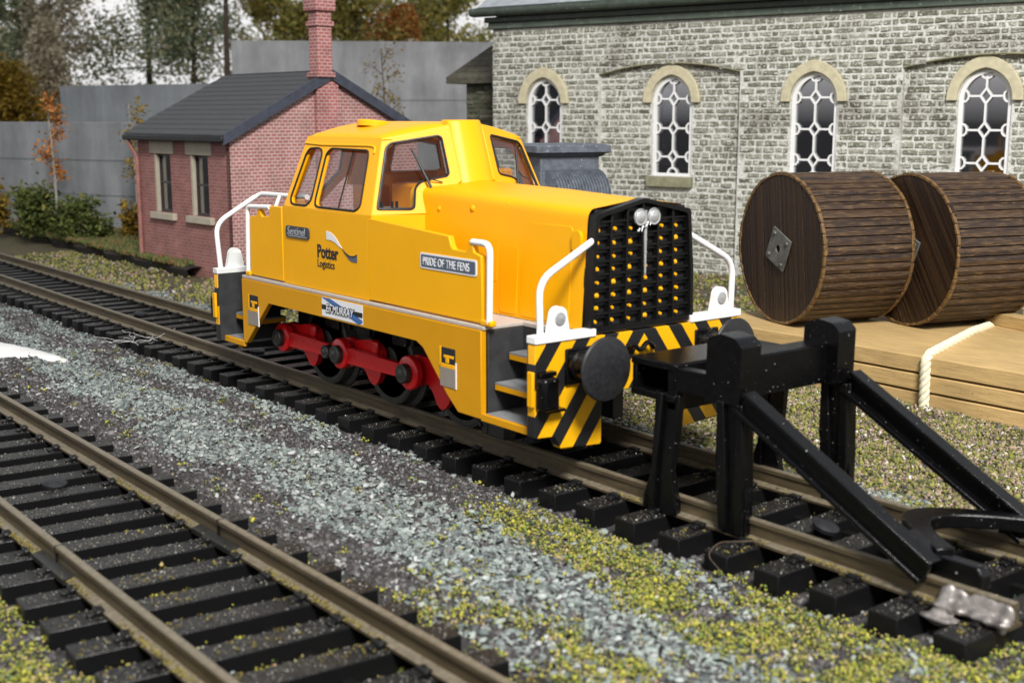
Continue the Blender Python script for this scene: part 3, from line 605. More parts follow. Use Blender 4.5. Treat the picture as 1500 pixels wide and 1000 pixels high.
# beams, bars, brackets, handrails, buffers at both ends
def end(x, d):
    """x = face of the beam, d = +1 front / -1 rear"""
    P = [(-1.85, 1.70), (1.85, 1.70), (1.85, .52), (1.52, .50), (1.42, .32), (.74, .28), (.74, .95), (-.74, .95), (-.74, .28), (-1.42, .32), (-1.52, .50), (-1.85, .52)]
    bm = MB().prism(fillet(P, .03, 2), YZ(x), (-d * .14, 0, 0)).build('buffer_beam', M['stripes'], L, .012)
    MB().prism(fillet([(a * .995, b) for a, b in P], .03, 2), YZ(x - d * .142), (-d * .02, 0, 0)).build('beam_liner', M['darkpanel'], bm, 0)
    for s in (-1, 1):
        bar = MB().box(min(x + d * .02, x - d * .16), max(x + d * .02, x - d * .16), min(s * .86, s * 1.86), max(s * .86, s * 1.86), 1.702, 1.80).build('beam_bar', M['white'] if d > 0 else M['offwhite'], L, .012)
        ts = [(-.17, 1.79), (.17, 1.79), (.12, 2.02)] + arc((0, 2.02), .12, 0, 180, 8) + [(-.12, 2.02)]
        br = MB().prism(ts, lambda u, v: (x + d * .005, s * 1.46 + u, v), (-d * .09, 0, 0)).build('lamp_bracket', M['white'] if d > 0 else M['offwhite'], L, .01)
        MB().lathe((x, s * 1.46, 1.99), (d, 0, 0), [(0, .085), (.02, .085), (.026, .07), (.022, .05), (.03, .03), (.028, .0)], 16).build('lens', M['silver'], br)
        pts = [(x - d * .06, s * 1.72, 1.76), (x - d * .06, s * 1.74, 2.47), (x - d * .08, s * .86, 2.90)] if d > 0 else [(x + .06, s * 1.74, 1.76), (x + .05, s * 1.80, 2.58), (x + .1, s * .95, 3.08), (-6.62, s * 1.25, 3.14)]
        h = MB().tube(bend(pts, .22), .044, 12).build('handrail', M['white'], L)
        if d > 0: MB().prism(rrect(-.09, .09, 2.74, 3.02, .07), lambda u, v: (x - d * .30 + u, s * .89, v), (0, s * .05, 0)).build('rail_boss', M['yellow'], L, .01)
        MB().box(min(x, x + d * .05), max(x, x + d * .05), s * 1.16 - .22, s * 1.16 + .22, 1.14, 1.60).build('buffer_plate', M['gloss_black'], L, .02)
        sh = MB().lathe((x + d * .05, s * 1.16, 1.38), (d, 0, 0), [(0, .20), (.06, .20), (.08, .17), (.2, .155), (.21, .13), (.44, .12)], 24).build('buffer_shank', M['gloss_black'], L)
        MB().lathe((x + d * .47, s * 1.16, 1.40), (d, 0, 0), [(0, .12), (.02, .35), (.045, .40), (.065, .405), (.085, .39), (.11, .30), (.125, .15), (.13, .0)], 40).build('buffer_head', M['bufferblack'], L)
        lb = MB().box(min(x, x + d * .2), max(x, x + d * .2), s * 1.80 - .06, s * 1.80 + .20 if s < 0 else s * 1.80 + .06, .88, 1.30) if s < 0 else MB().box(min(x, x + d * .2), max(x, x + d * .2), 1.60, 1.86, .88, 1.30)
        lb.build('tail_lamp', M['gloss_black'], L, .05, 35, 3)
        q = MB(); q.box(min(x + d * .004, x - d * .1), max(x + d * .004, x - d * .1), s * 1.875 - .022, s * 1.875 + .022, .92, 1.36); q.build('lamp_side', M['yellow'], L, .01)
        m = MB(); m.box(min(x, x + d * .14), max(x, x + d * .14), s * 1.62 - .12, s * 1.62 + .16, .845, .885); m.box(min(x, x + d * .1), max(x, x + d * .1), s * 1.72 - .1, s * 1.72 + .14, 1.30, 1.36); m.build('lamp_shelf', M['gloss_black'], L, .01)
    m = MB(); m.tube(bend([(x, -.28, 1.46), (x + d * .1, -.28, 1.55), (x + d * .12, -.18, 1.45), (x + d * .12, -.05, 1.58), (x + d * .12, .08, 1.45), (x, .14, 1.5)], .08), .035, 8)
    m.tube([(x, 0, 1.25), (x + d * .3, 0, 1.22), (x + d * .36, 0, 1.30)], .05, 8); m.build('coupling_hook', M['gloss_black'], L)
end(0.0, 1); end(XR, -1)
# step recesses
for s in (-1, 1):
    for x0, x1, inner in ((-1.20, -.13, -1.20), (XR + .13, -8.11, -8.11)):
        MB().box(x0, x1, min(s * 1.02, s * 1.07), max(s * 1.02, s * 1.07), .60, 1.70).build('step_back', M['darkpanel'], L, .006)
        xx = inner
        MB().box(xx - .012, xx + .012, min(s * 1.07, s * 1.67), max(s * 1.07, s * 1.67), .6, 1.70).build('step_side', M['darkpanel'], L, .01)
        fl = MB().box(x0, x1, min(s * 1.07, s * 1.70), max(s * 1.07, s * 1.70), .56, .60).build('step_floor', M['steptop'], L, 0)
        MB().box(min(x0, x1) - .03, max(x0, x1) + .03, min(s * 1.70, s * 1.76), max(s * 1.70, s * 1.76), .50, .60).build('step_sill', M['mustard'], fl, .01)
        dd = 1 if inner == -1.20 else -1; beam = x1 if dd > 0 else x0
        for zz, dep, ln in ((.98, .50, 1.04), (1.36, .27, 1.03)):
            a, b = beam - dd * ln, beam
            poly = [(a, s * 1.07), (b, s * 1.07), (b, s * (1.07 + dep * .55)), (b - dd * .12, s * (1.07 + dep)), (a, s * (1.07 + dep))]
            st = MB().prism(poly, XY(zz), (0, 0, .025)).build('step', M['steptop'], L, 0)
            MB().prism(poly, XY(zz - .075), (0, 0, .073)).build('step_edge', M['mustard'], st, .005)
# side sheets with hand holds, white grab rails
for s in (-1, 1):
    P1 = [(-4.06, 1.78), (-4.06, 2.98), (-3.98, 2.98), (-2.02, 2.87), (-1.97, 2.74), (-1.92, 2.70), (-1.66, 2.69), (-1.61, 2.72), (-1.58, 2.85), (-1.50, 2.85), (-1.46, 2.70), (-1.30, 2.66), (-1.28, 1.78)]
    MB().prism(P1, XZ(s * 1.69), (0, -s * .09, 0)).build('side_sheet', M['yellow'], L, .012)
    MB().box(-1.30, -1.06, min(s * 1.62, s * 1.72), max(s * 1.62, s * 1.72), 1.76, 1.84).build('rail_foot', M['yellow'], L, .02)
    MB().tube(bend([(-1.52, s * 1.66, 2.83), (-1.12, s * 1.68, 2.83), (-1.14, s * 1.68, 1.80)], .14), .044, 12).build('grab_rail', M['white'], L)
    P2 = [(-6.70, 1.78), (-6.70, 3.0), (-7.12, 2.99), (-7.12, 2.82), (-7.40, 2.80), (-7.48, 2.92), (-7.56, 2.90), (-7.60, 2.80), (-7.84, 2.78), (-7.88, 1.78)]
    MB().prism(P2, XZ(s * 1.69), (0, -s * .09, 0)).build('side_sheet', M['yellow'], L, .012)
    MB().tube(bend([(-7.12, s * 1.68, 2.97), (-7.92, s * 1.68, 2.94), (-7.98, s * 1.68, 1.80)], .1), .04, 12).build('grab_rail', M['white'], L)
    MB().tube([(-7.1, s * 1.66, 2.8), (-7.1, s * 1.5, 3.15)], .03, 8).build('rail_stay', M['white'], L)
    MB().box(-8.02, -7.86, min(s * 1.62, s * 1.72), max(s * 1.62, s * 1.72), 1.76, 1.84).build('rail_foot', M['yellow'], L, .02)
# hood, built as stations along its length: half outline (y, z)
def hood_sec(x, zt, zs, yb=.955, yt=.86):
    h = [(yb, 1.765), (yt + .015, zs - .10)] + arc((yt - .13, zs - .07), .14, 10, 68, 5) + [(.30, zt - .045), (0, zt)]
    full = [(-a, b) for a, b in h] + [(a, b) for a, b in h[::-1][1:]]
    return [(x, a, b) for a, b in full]
secs = [hood_sec(-4.1, 3.52, 3.36, .955, .90), hood_sec(-3.0, 3.49, 3.34, .955, .885), hood_sec(-1.5, 3.455, 3.29, .955, .87), hood_sec(-.16, 3.40, 3.24, .955, .855)]
m = MB(); k = len(secs[0]); vs = [p for q in secs for p in q]; fs = []
for i in range(len(secs) - 1):
    for j in range(k - 1): fs.append((i * k + j, i * k + j + 1, (i + 1) * k + j + 1, (i + 1) * k + j))
fs.append(tuple(range(k))); hood = m.add(vs, fs).build('hood', M['yellow'], L, 0, 30)
def hood_y(x, z): 
    t = (z - 1.765) / 1.45; return .955 + (-.085) * min(1, t)
for s in (-1, 1):
    for x0, x1, z0, z1 in ((-1.42, -.42, 1.80, 3.06), (-3.15, -1.95, 2.2, 3.10), (-1.88, -1.50, 1.80, 2.72)):
        m = MB(); m.prism(rrect(x0, x1, z0, z1, .06), lambda u, v: (u, s * (hood_y(u, v) - .004), v), (0, s * .014, 0)); m.build('access_panel', M['yellow'], hood, .008)
    m = MB()
    for xx in (-1.915, -3.20): m.tube([(xx, s * (hood_y(xx, z) + .001), z) for z in np.linspace(1.77, 3.2, 6)], .008, 6)
    m.build('panel_seam', M['yellow_in'], hood)
    for xx, zz in ((-2.55, 3.17), (-3.35, 3.12)):
        MB().lathe((xx, s * (hood_y(xx, zz) - .01), zz), (0, s, 0), [(0, .07), (.03, .06), (.055, .03), (.06, 0)], 12).build('latch', M['yellow'], hood)
    MB().tube([(-1.78, s * .86, 3.27), (-1.72, s * .78, 3.34)], .03, 8).build('lifting_lug', M['yellow'], hood)
# radiator grille
GO = [(-.93, 1.74), (.93, 1.74), (.92, 2.4), (.845, 3.235), (0, 3.41), (-.845, 3.235), (-.92, 2.4)]
GI = [(-.875, 1.80), (.875, 1.80), (.865, 2.4), (.79, 3.185), (0, 3.355), (-.79, 3.185), (-.865, 2.4)]
gr = MB().panel(fillet(GO, .05), [fillet(GI, .06)], YZ(-.02), (-.15, 0, 0)).build('radiator_grille', M['black'], L, .015)
def wid(z): return float(np.interp(z, [1.74, 2.4, 3.235], [.885, .875, .80]))
def topz(y): return 3.365 - abs(y) * .2
m = MB()
for i in range(1, 6):
    y = -.87 + 1.74 * i / 6; f = 1 - .06 * abs(i - 3) / 3
    m.add([(-.05, y - .016, 1.78), (-.05, y + .016, 1.78), (-.17, y + .016, 1.78), (-.17, y - .016, 1.78)] + [(-.05, y * .94 - .016, topz(y)), (-.05, y * .94 + .016, topz(y)), (-.17, y * .94 + .016, topz(y)), (-.17, y * .94 - .016, topz(y))], [(0, 1, 5, 4), (1, 2, 6, 5), (2, 3, 7, 6), (3, 0, 4, 7), (4, 5, 6, 7), (0, 3, 2, 1)])
for i in range(1, 9):
    z = 1.80 + 1.50 * i / 9.0; w = wid(z); m.box(-.17, -.06, -w, w, z - .013, z + .013)
m.build('grille_bars', M['black'], gr, .004)
m = MB().prism(GI, YZ(-.155), (-.03, 0, 0)); m.cur = 1
for i in range(6):
    for j in range(9):
        z = 1.80 + 1.50 * (j + .36 + random.uniform(-.06, .06)) / 9; y = (-.87 + 1.74 * (i + .34 + random.uniform(-.05, .05)) / 6) * (1 - .06 * j / 9)
        if z > topz(abs(y) + .1) - .12: continue
        q = random.uniform(.42, .82); m.lathe((-.16, y, z), (1, 0, 0), [(0, .052 * q), (.05, .046 * q), (.07, .02), (.075, 0)], 8); m.lathe((-.16, y + .04, z + .05), (1, 0, 0), [(0, .028 * q), (.03, .022 * q), (.035, 0)], 6)
m.build('grille_back', M['ink'], gr, 0, 30, mat2=M['yellow'])
m = MB()
for i in range(9):
    z = 1.80 + 1.50 * (i + .78) / 9.0; w = wid(z); m.box(-.12, -.10, -w, w, z - .022, z + .022)
m.build('grille_mesh', M['ink'], gr, 0, 0)
hl = []
for y in (-.105, .135): MB().lathe((-.06, y, 3.17), (1, 0, 0), [(0, .06), (.03, .10), (.06, .112), (.075, .105), (.07, .085), (.09, .05), (.095, 0)], 24).build('headlight', M['silver'], L)
m = MB(); m.tube([(-.03, .01, 3.25), (-.03, .012, 3.06)], .022, 8, False, .03); m.tube([(-.03, .012, 3.04), (-.03, .02, 2.42)], .024, 8, False, .014)
m.tube([(.0, -.15 + .03 * i, 2.99 + .014 * i + .03 * math.sin(i * 2.4)) for i in range(10)], .013, 6); m.build('grille_badge', M['silver'], gr)

# cab: lower sides, leaning upper sides, glazed end walls, roof
for s in (-1, 1): MB().prism([(-6.68, 1.76), (-4.07, 1.76), (-4.07, 2.96), (-3.96, 3.02), (-6.62, 3.02), (-6.68, 3.0)], XZ(s * 1.685), (0, -s * .09, 0)).build('cab_side', M['yellow'], L, .01)
def cab_side(s):
    f = lambda x, z: (x, s * (1.685 - (z - 3.02) * .345), z)
    w1 = [(-6.46, 3.16), (-6.40, 3.08), (-6.28, 3.06), (-5.90, 3.06), (-5.79, 3.14), (-5.84, 3.85), (-5.88, 3.92), (-5.98, 3.95), (-6.26, 3.94), (-6.34, 3.86)]
    w2 = [(-5.67, 3.18), (-5.64, 3.09), (-5.54, 3.06), (-4.42, 3.06), (-4.32, 3.13), (-4.47, 3.86), (-4.52, 3.94), (-5.60, 3.95), (-5.71, 3.87)]
    out = [(-6.62, 3.02), (-3.98, 3.02), (-4.25, 4.13), (-6.45, 4.13)]
    c = MB().panel(out, [w1, w2], f, (0, -s * .07, 0)).build('cab_side_wall', M['yellow'], L, .012)
    for w in (w1, w2):
        wc = np.mean(w, 0); sm_ = [tuple(wc + (np.array(p) - wc) * 1.0) for p in w]
        fr = MB().tube([Vector(f(*p)) + Vector((0, s * .004, 0)) for p in fillet(sm_, .08)], .017, 6, True).build('window_seal', M['rubber'], c)
        MB().prism([tuple(wc + (np.array(p) - wc) * 1.03) for p in w], lambda u, v: tuple(Vector(f(u, v)) + Vector((0, -s * .045, 0))), (0, -s * .012, 0)).build('pane', M['glass'], fr, 0)
    m = MB(); m.tube([Vector(f(-4.98, 3.06)) + Vector((0, -s * .03, 0)), Vector(f(-4.98, 3.95)) + Vector((0, -s * .03, 0))], .014, 6); m.build('glazing_bar', M['rubber'], c)
    m = MB(); m.tube(bend([f(-6.46, 4.02), f(-5.9, 4.0), f(-4.5, 4.01), f(-4.34, 3.99), f(-4.33, 3.9)], .05), .022, 8); m.build('rain_strip', M['yellow'], c)
for s in (-1, 1): cab_side(s)
def cab_end(front):
    # a wall swept back from the middle towards each corner; mirrored for the rear
    A = Vector((-3.98, -1.68, 3.02)); B = Vector((-4.25, -1.3, 4.13)); D = Vector((-3.93, -.30, 4.33)); Cc = Vector((-3.62, -.30, 3.50)); E_ = Vector((-3.70, -.88, 3.02))
    X0 = -5.29
    def mp(p, s):
        p = Vector(p)
        if not front: p.x = 2 * X0 - p.x
        if s > 0: p.y = -p.y
        return p
    e1 = (D - B).normalized(); nrm = (B - A).cross(D - A).normalized(); e2 = nrm.cross(e1).normalized()
    if e2.z < 0: e2 = -e2
    to2 = lambda p: ((Vector(p) - A).dot(e1), (Vector(p) - A).dot(e2))
    f0 = lambda u, v: A + e1 * u + e2 * v
    win = [(-3.96, -1.58, 3.11), (-4.19, -1.27, 3.98), (-4.18, -1.19, 4.05), (-3.94, -.5, 4.16), (-3.91, -.46, 4.13), (-3.71, -.47, 3.61), (-3.71, -.51, 3.57), (-3.81, -.8, 3.52), (-3.84, -.91, 3.48), (-3.84, -.99, 3.40), (-3.76, -1.06, 3.13), (-3.77, -1.12, 3.10)]
    if not front: win = [(-3.95, -1.52, 3.14), (-4.17, -1.2, 3.98), (-3.94, -.5, 4.14), (-3.68, -.5, 3.55), (-3.70, -.95, 3.2), (-3.76, -1.12, 3.12)]
    w2 = [to2(p) for p in win]; out = [to2(p) for p in (A, B, D, Cc, (-3.68, -.55, 3.3), E_)]
    nin = nrm if nrm.x < 0 else -nrm
    for s in (-1, 1):
        f = lambda u, v: mp(f0(u, v), s); th = Vector(nin) * .06; th = Vector((th.x if front else -th.x, th.y if s < 0 else -th.y, th.z))
        c = MB().panel(out, [w2], f, th).build('cab_end_wall', M['yellow'], L, .012)
        fw = fillet(w2, .04, 3)
        fr = MB().tube([Vector(f(*p)) for p in fw], .018, 6, True).build('window_seal', M['rubber'], c)
        wc = np.mean(w2, 0); inn = [tuple(wc + (np.array(p) - wc) * .97) for p in fw]
        MB().tube([Vector(f(*p)) + th * .5 for p in inn], .022, 6, True).build('glazing_lip', M['chapelglass'], fr)
        MB().prism(fw, lambda u, v: Vector(f(u, v)) + th * .6, th * .2).build('pane', M['glass'], fr, 0)
        if front:
            o = Vector((.03, -s * 0, 0)); 
            pv = mp((-3.74, -.82, 3.42), s) + Vector((.06, 0, 0)); pt = mp((-4.0, -.98, 3.98), s) + Vector((.05, 0, 0)); mid = pv.lerp(pt, .55)
            m = MB(); m.tube([pv + Vector((0.02, 0, -.06)), pv, mid, pt], .022, 8, False, .016); m.tube([mid.lerp(pv, .3), mid.lerp(pv, .6) + Vector((0, .10, -.02)), pv + Vector((-.02, .22, .06))], .010, 6); m.build('wiper', M['ink'], c)
        # sill panel under the window down to the side sheet
        q = [mp(p, s) for p in ((-4.02, -1.68, 2.95), (-3.98, -1.68, 3.03), (-3.68, -.86, 3.03), (-3.64, -.86, 1.77), (-4.02, -1.68, 1.77))]
        MB().prism([(0, 0), (0, 1), (1, 1), (1, 0)], lambda u, v: Vector(q[4]).lerp(q[3], u) * (1 - v) + Vector(q[1]).lerp(q[2], u) * v, th).build('cab_lower_wall', M['yellow'], L, .01)
    cc = [mp((-3.93, .30, 4.33), -1), mp((-3.93, -.30, 4.33), -1), mp((-3.62, -.30, 3.3), -1), mp((-3.62, .30, 3.3), -1)]
    MB().add(cc + [p + Vector((-.1 if front else .1, 0, 0)) for p in cc], [(0, 1, 2, 3), (4, 7, 6, 5), (0, 4, 5, 1), (2, 6, 7, 3), (1, 5, 6, 2), (3, 7, 4, 0)]).build('cab_middle_wall', M['yellow'], L, 0)
cab_end(True); cab_end(False)
# roof as cross sections with rounded edges
def roof_sec(x, e, drop):
    pts = [(-1.31 + e, 4.10)] + [(-1.30 + e + .16 * (1 - math.cos(t)), 4.10 + .10 * math.sin(t) - drop * math.sin(t) * .6) for t in np.linspace(.2, PI / 2, 4)]
    c = [(y, 4.20 + .165 * (1 - (abs(y) / 1.15) ** 2) - drop) for y in np.linspace(-.95, 0, 6)]
    h = pts + c; return [(x, a, b) for a, b in h] + [(x, -a, b) for a, b in h[::-1][1:]]
def fx(y, xa, xb): t = min(1, abs(y) / 1.3); return xa + (xb - xa) * t
base = roof_sec(0, 0, 0); st = []
for u, dr in ((0, .16), (.02, .07), (.06, .015), (.12, 0), (.5, 0), (.88, 0), (.94, .015), (.98, .07), (1, .16)):
    sec = roof_sec(0, 0, dr); st.append([(fx(p[1], -6.68, -6.44) * (1 - u) + fx(p[1], -3.88, -4.22) * u, p[1], max(4.09, p[2])) for p in sec])
m = MB(); k = len(st[0]); vs = [p for q in st for p in q]; fs = []
for i in range(len(st) - 1):
    for j in range(k - 1): fs.append((i * k + j, i * k + j + 1, (i + 1) * k + j + 1, (i + 1) * k + j))
    fs.append((i * k, (i + 1) * k, (i + 1) * k + k - 1, i * k + k - 1))
fs += [tuple(range(k)), tuple((len(st) - 1) * k + j for j in range(k))]
roof = m.add(vs, fs).build('cab_roof', M['yellow'], L, 0, 50)
MB().lathe((-5.55, -.62, 4.28), (0, .1, 1), [(0, .27), (.07, .27), (.095, .25), (.10, .16), (.085, .13), (.085, 0)], 28).build('roof_vent', M['yellow'], roof)
# exhaust duct on the middle of the cab front, front face bowed
m = MB(); vs = []; fs = []; lv = [(3.36, -3.60, .34), (3.46, -3.64, .33), (4.36, -3.93, .31), (4.39, -3.95, .30)]; k = 9
for z, x, w in lv:
    for j in range(k): t = j / (k - 1) * 2 - 1; vs.append((x + .10 * (1 - t * t) - (.04 if abs(t) == 1 else 0), t * w, z))
    vs += [(x - .2, w, z), (x - .2, -w, z)]
k2 = k + 2
for i in range(len(lv) - 1):
    for j in range(k2): j2 = (j + 1) % k2; fs.append((i * k2 + j, i * k2 + j2, (i + 1) * k2 + j2, (i + 1) * k2 + j))
fs += [tuple(range(k2))[::-1], tuple(3 * k2 + j for j in range(k2))]; m.add(vs, fs); m.build('exhaust_duct', M['yellow'], L, .015, 30)
# inside of the cab
m = MB(); m.box(-6.5, -4.15, -1.55, 1.55, 1.8, 2.9); m.build('cab_floor', M['yellow_in'], L, .02)
m = MB(); m.box(-5.2, -4.35, -.55, .6, 2.9, 3.42); m.box(-6.3, -5.8, -.6, .6, 2.9, 3.35); m.build('control_desk', M['yellow_in'], L, .05)
MB().box(-5.25, -4.45, .35, 1.35, 2.9, 3.62).build('cab_locker', M['yellow_in'], L, .06); MB().box(-6.3, -5.75, -.2, 1.3, 2.9, 3.55).build('seat', M['yellow_in'], L, .08)
m = MB(); m.box(-4.5, -4.05, -1.45, -.95, 2.9, 3.10); m.build('desk_top', M['grey_plate'], L, .03)
m = MB()
for yy in (-1.4, -1.22, -1.14): m.tube([(-4.12, yy, 3.09), (-4.12, yy, 3.2)], .025, 6)
m.build('control_lever', M['ink'], L)
# wheels, cranks, coupling rods on both sides
WX = (-6.62, -4.66, -2.74); proto = None
for s in (-1, 1):
    for x in WX:
        if proto is None:
            w = MB().lathe((0, -.72, .68), (0, -1, 0), [(0, .0), (0, .78), (.04, .78), (.07, .70), (.24, .68), (.25, .58), (.215, .56), (.20, .24), (.25, .22), (.26, 0)], 48).build('wheel', M['wheel'], L, 0, 40)
            MB().lathe((0, -.72 - .245, .68), (0, -1, 0), [(0, .575), (.008, .585), (.008, .655), (0, .665)], 48).build('tyre', M['pin'], w)
            proto = w; o = w
        else: o = copy_tree(proto, L)
        o.matrix_parent_inverse = root_inv(L); o.location = (x, 0, 0) if s < 0 else (x, 0, 0); o.rotation_euler = (0, 0, 0) if s < 0 else (0, 0, PI)
m = MB()
for x in WX: m.cyl((x, -.75, .68), (x, .75, .68), .09)
m.build('axle', M['wheel'], L)
ring = [(.24 * math.cos(t), .24 * math.sin(t)) for t in np.linspace(PI * .6, PI * 1.45, 7)]
CR_A = ring + [(.12, -.17), (.28, -.14), (.42, -.22), (.52, -.34), (.62, -.40), (.74, -.36), (.84, -.22), (.88, -.05), (.88, .12), (.80, .22), (.60, .27), (.36, .24), (.15, .20)]
CR_B = ring + [(.12, -.17), (.24, -.14), (.36, -.24), (.46, -.40), (.58, -.46), (.72, -.36), (.84, -.16), (.86, .0), (.74, .16), (.52, .25), (.28, .22), (.12, .22)]
PX = (-7.5, -5.56, -3.62)
for s in (-1, 1):
    for i, x in enumerate(WX):
        x = PX[i]; c = MB().prism(fillet(CR_B if i == 2 else CR_A, .06), lambda u, v: (x + u * 1.05, s * 1.13, .70 + v * 1.08), (0, -s * .10, 0)).build('crank', M['red'], L, .03, 35, 3)
        if i < 2: MB().box(x + .74, x + .90, min(s * 1.13, s * 1.20), max(s * 1.13, s * 1.20), .80, 1.0).build('crank_web', M['red'], c, .03)
    yr = s * 1.26
    for a, b in ((-7.5, -5.63), (-5.58, -3.62)):
        m = MB(); m.lathe((a, yr - s * .04, .70), (0, s, 0), [(0, .25), (.12, .25), (.14, .22), (.14, .0)], 24); m.lathe((b, yr - s * .04, .70), (0, s, 0), [(0, .2 if b < -5 else .26), (.10, .2 if b < -5 else .26), (.12, .18 if b < -5 else .22), (.12, 0)], 24)
        m.prism([(a + .1, .70 - .13), (b - .1, .70 - .10), (b - .1, .70 + .10), (a + .1, .70 + .13)], XZ(yr + s * .06), (0, -s * .09, 0)); m.build('coupling_rod', M['red'], L, .015)
    for x, r in ((-7.5, .15), (-5.56, .15), (-5.86, .11), (-3.62, .15)):
        MB().lathe((x, s * 1.30, .70), (0, s, 0), [(0, r), (.14, r), (.16, r * .85), (.155, r * .5), (.17, r * .3), (.17, 0)], 16).build('crank_pin', M['pin'], L)
    m = MB()
    for i, xx in enumerate(np.linspace(-7.1, -2.75, 30)):
        w = random.uniform(.025, .06); z0 = 1.62 - random.choice([.25, .4, .55, .6]); m.box(xx - w, xx + w, min(s * .82, s * (.92 + random.uniform(0, .12))), max(s * .82, s * .92), z0, 1.64)
    for xx in (-6.3, -5.35, -4.3, -3.4): m.box(xx - .2, xx + .2, min(s * .82, s * 1.02), max(s * .82, s * 1.02), .98, 1.12); m.lathe((xx, s * .98, 1.12), (0, 0, 1), [(i_ * .025, .05 + .025 * (i_ % 2)) for i_ in range(16)], 10); m.cyl((xx + .12, s * .98, 1.35), (xx + .12, s * 1.05, 1.35), .04, 8)
    m.build('spring_gear', M['gloss_black'], L, 0, 30)
    m = MB(); m.box(-2.12, -1.98, min(s * .95, s * 1.08), max(s * .95, s * 1.08), .05, .95); m.box(-1.92, -1.55, min(s * .9, s * 1.12), max(s * .9, s * 1.12), .06, .62); m.tube([(-2.55, s * 1.1, .5), (-2.1, s * 1.1, .15)], .03, 6); m.build('guard_iron', M['chassis'], L, .015)
# lettering and plates, near and far side
def side_deco(s):
    R = (PI / 2, 0, 0) if s < 0 else (PI / 2, 0, PI)
    def X(x, w=0): return x if s < 0 else -10.5 - x      # keep the words in reading order on the far side
    y = s * 1.698
    def T(name, body, size, x, z, mat, sx=1, bold=0, shear=0, par=L, yy=y, sp=1.0): return text(name, body, size, (X(x), yy, z), R, mat, par, sx, bold, shear, 'LEFT', sp)
    d = 1 if s < 0 else -1
    def P(name, x0, x1, z0, z1, r, mat, yy, th, par): return MB().prism(rrect(min(X(x0), X(x1)), max(X(x0), X(x1)), z0, z1, r), XZ(yy), (0, s * th, 0)).build(name, mat, par, 0)
    p = P('makers_plate', -6.55, -5.79, 2.53, 2.715, .06, M['greyplate'], s * 1.684, .022, L)
    T('lettering', 'Sentinel', .185, -6.49, 2.572, M['pewter'], .90, .0, .12, p, s * 1.708, 1.08)
    MB().box(min(X(-6.45), X(-5.86)), max(X(-6.45), X(-5.86)), min(s * 1.705, s * 1.712), max(s * 1.705, s * 1.712), 2.548, 2.562).build('underline', M['pewter'], p, 0)
    T('lettering', 'Potter', .285, -5.57, 2.285, M['ink'], .86, .007, 0, L, s * 1.688)
    T('lettering', 'Logistics', .175, -5.57, 2.135, M['ink'], .88, .0, 0, L, s * 1.688)
    w = [(-5.27, 2.71), (-5.14, 2.695), (-5.03, 2.65), (-4.93, 2.58), (-4.86, 2.515), (-4.80, 2.475), (-4.90, 2.50), (-5.0, 2.545), (-5.12, 2.575), (-5.26, 2.575)]
    MB().prism([(X(a), b) for a, b in w], XZ(s * 1.687), (0, s * .006, 0)).build('swoosh', M['whiteink'], L, 0)
    w = [(-4.80, 2.475), (-4.72, 2.425), (-4.60, 2.385), (-4.48, 2.385), (-4.38, 2.42), (-4.38, 2.30), (-4.50, 2.295), (-4.60, 2.32), (-4.70, 2.385)]
    MB().prism([(X(a), b) for a, b in w], XZ(s * 1.687), (0, s * .006, 0)).build('swoosh', M['navy'], L, 0)
    w = [(-4.80, 2.475), (-4.72, 2.425), (-4.60, 2.385), (-4.48, 2.385), (-4.38, 2.42), (-4.38, 2.395), (-4.48, 2.365), (-4.60, 2.367), (-4.72, 2.405)]
    MB().prism([(X(a), b) for a, b in w], XZ(s * 1.689), (0, s * .007, 0)).build('swoosh', M['ink'], L, 0)
    p = P('nameplate', -2.69, -1.39, 2.385, 2.60, .03, M['whiteink'], s * 1.686, .014, L)
    P('plate_field', -2.665, -1.415, 2.408, 2.577, .02, M['navy'], s * 1.70, .004, p)
    T('lettering', 'PRIDE OF THE FENS', .158, -2.62, 2.437, M['whiteink'], .74, .0, 0, p, s * 1.706, 1.06)
    y2 = s * 1.761
    p = P('sticker', -5.33, -4.13, 1.395, 1.69, .005, M['whiteink'], y2, .005, L)
    def strip(poly, mat, name, yy): MB().prism([(X(a), b) for a, b in poly], XZ(yy), (0, s * .002, 0)).build(name, mat, p, 0)
    strip([(-5.33, 1.50), (-4.13, 1.50), (-4.13, 1.575), (-5.33, 1.575)], M['ink'], 'black_band', s * 1.7665)
    for o_ in (0, .14): strip([(-5.33 + o_, 1.69), (-5.22 + o_, 1.69), (-4.13, 1.395 + o_ * .27 + .03), (-4.13, 1.395 + o_ * .27) if o_ else (-4.25, 1.395)], M['blue'], 'blue_stripe', s * 1.769)
    T('lettering_outline', 'En MURRAY', .17, -5.20, 1.475, M['ink'], .86, .014, .25, p, s * 1.7712, 1.06)
    T('lettering', 'En MURRAY', .17, -5.20, 1.475, M['whiteink'], .86, .003, .25, p, s * 1.7725, 1.06)
for s in (-1, 1): side_deco(s)

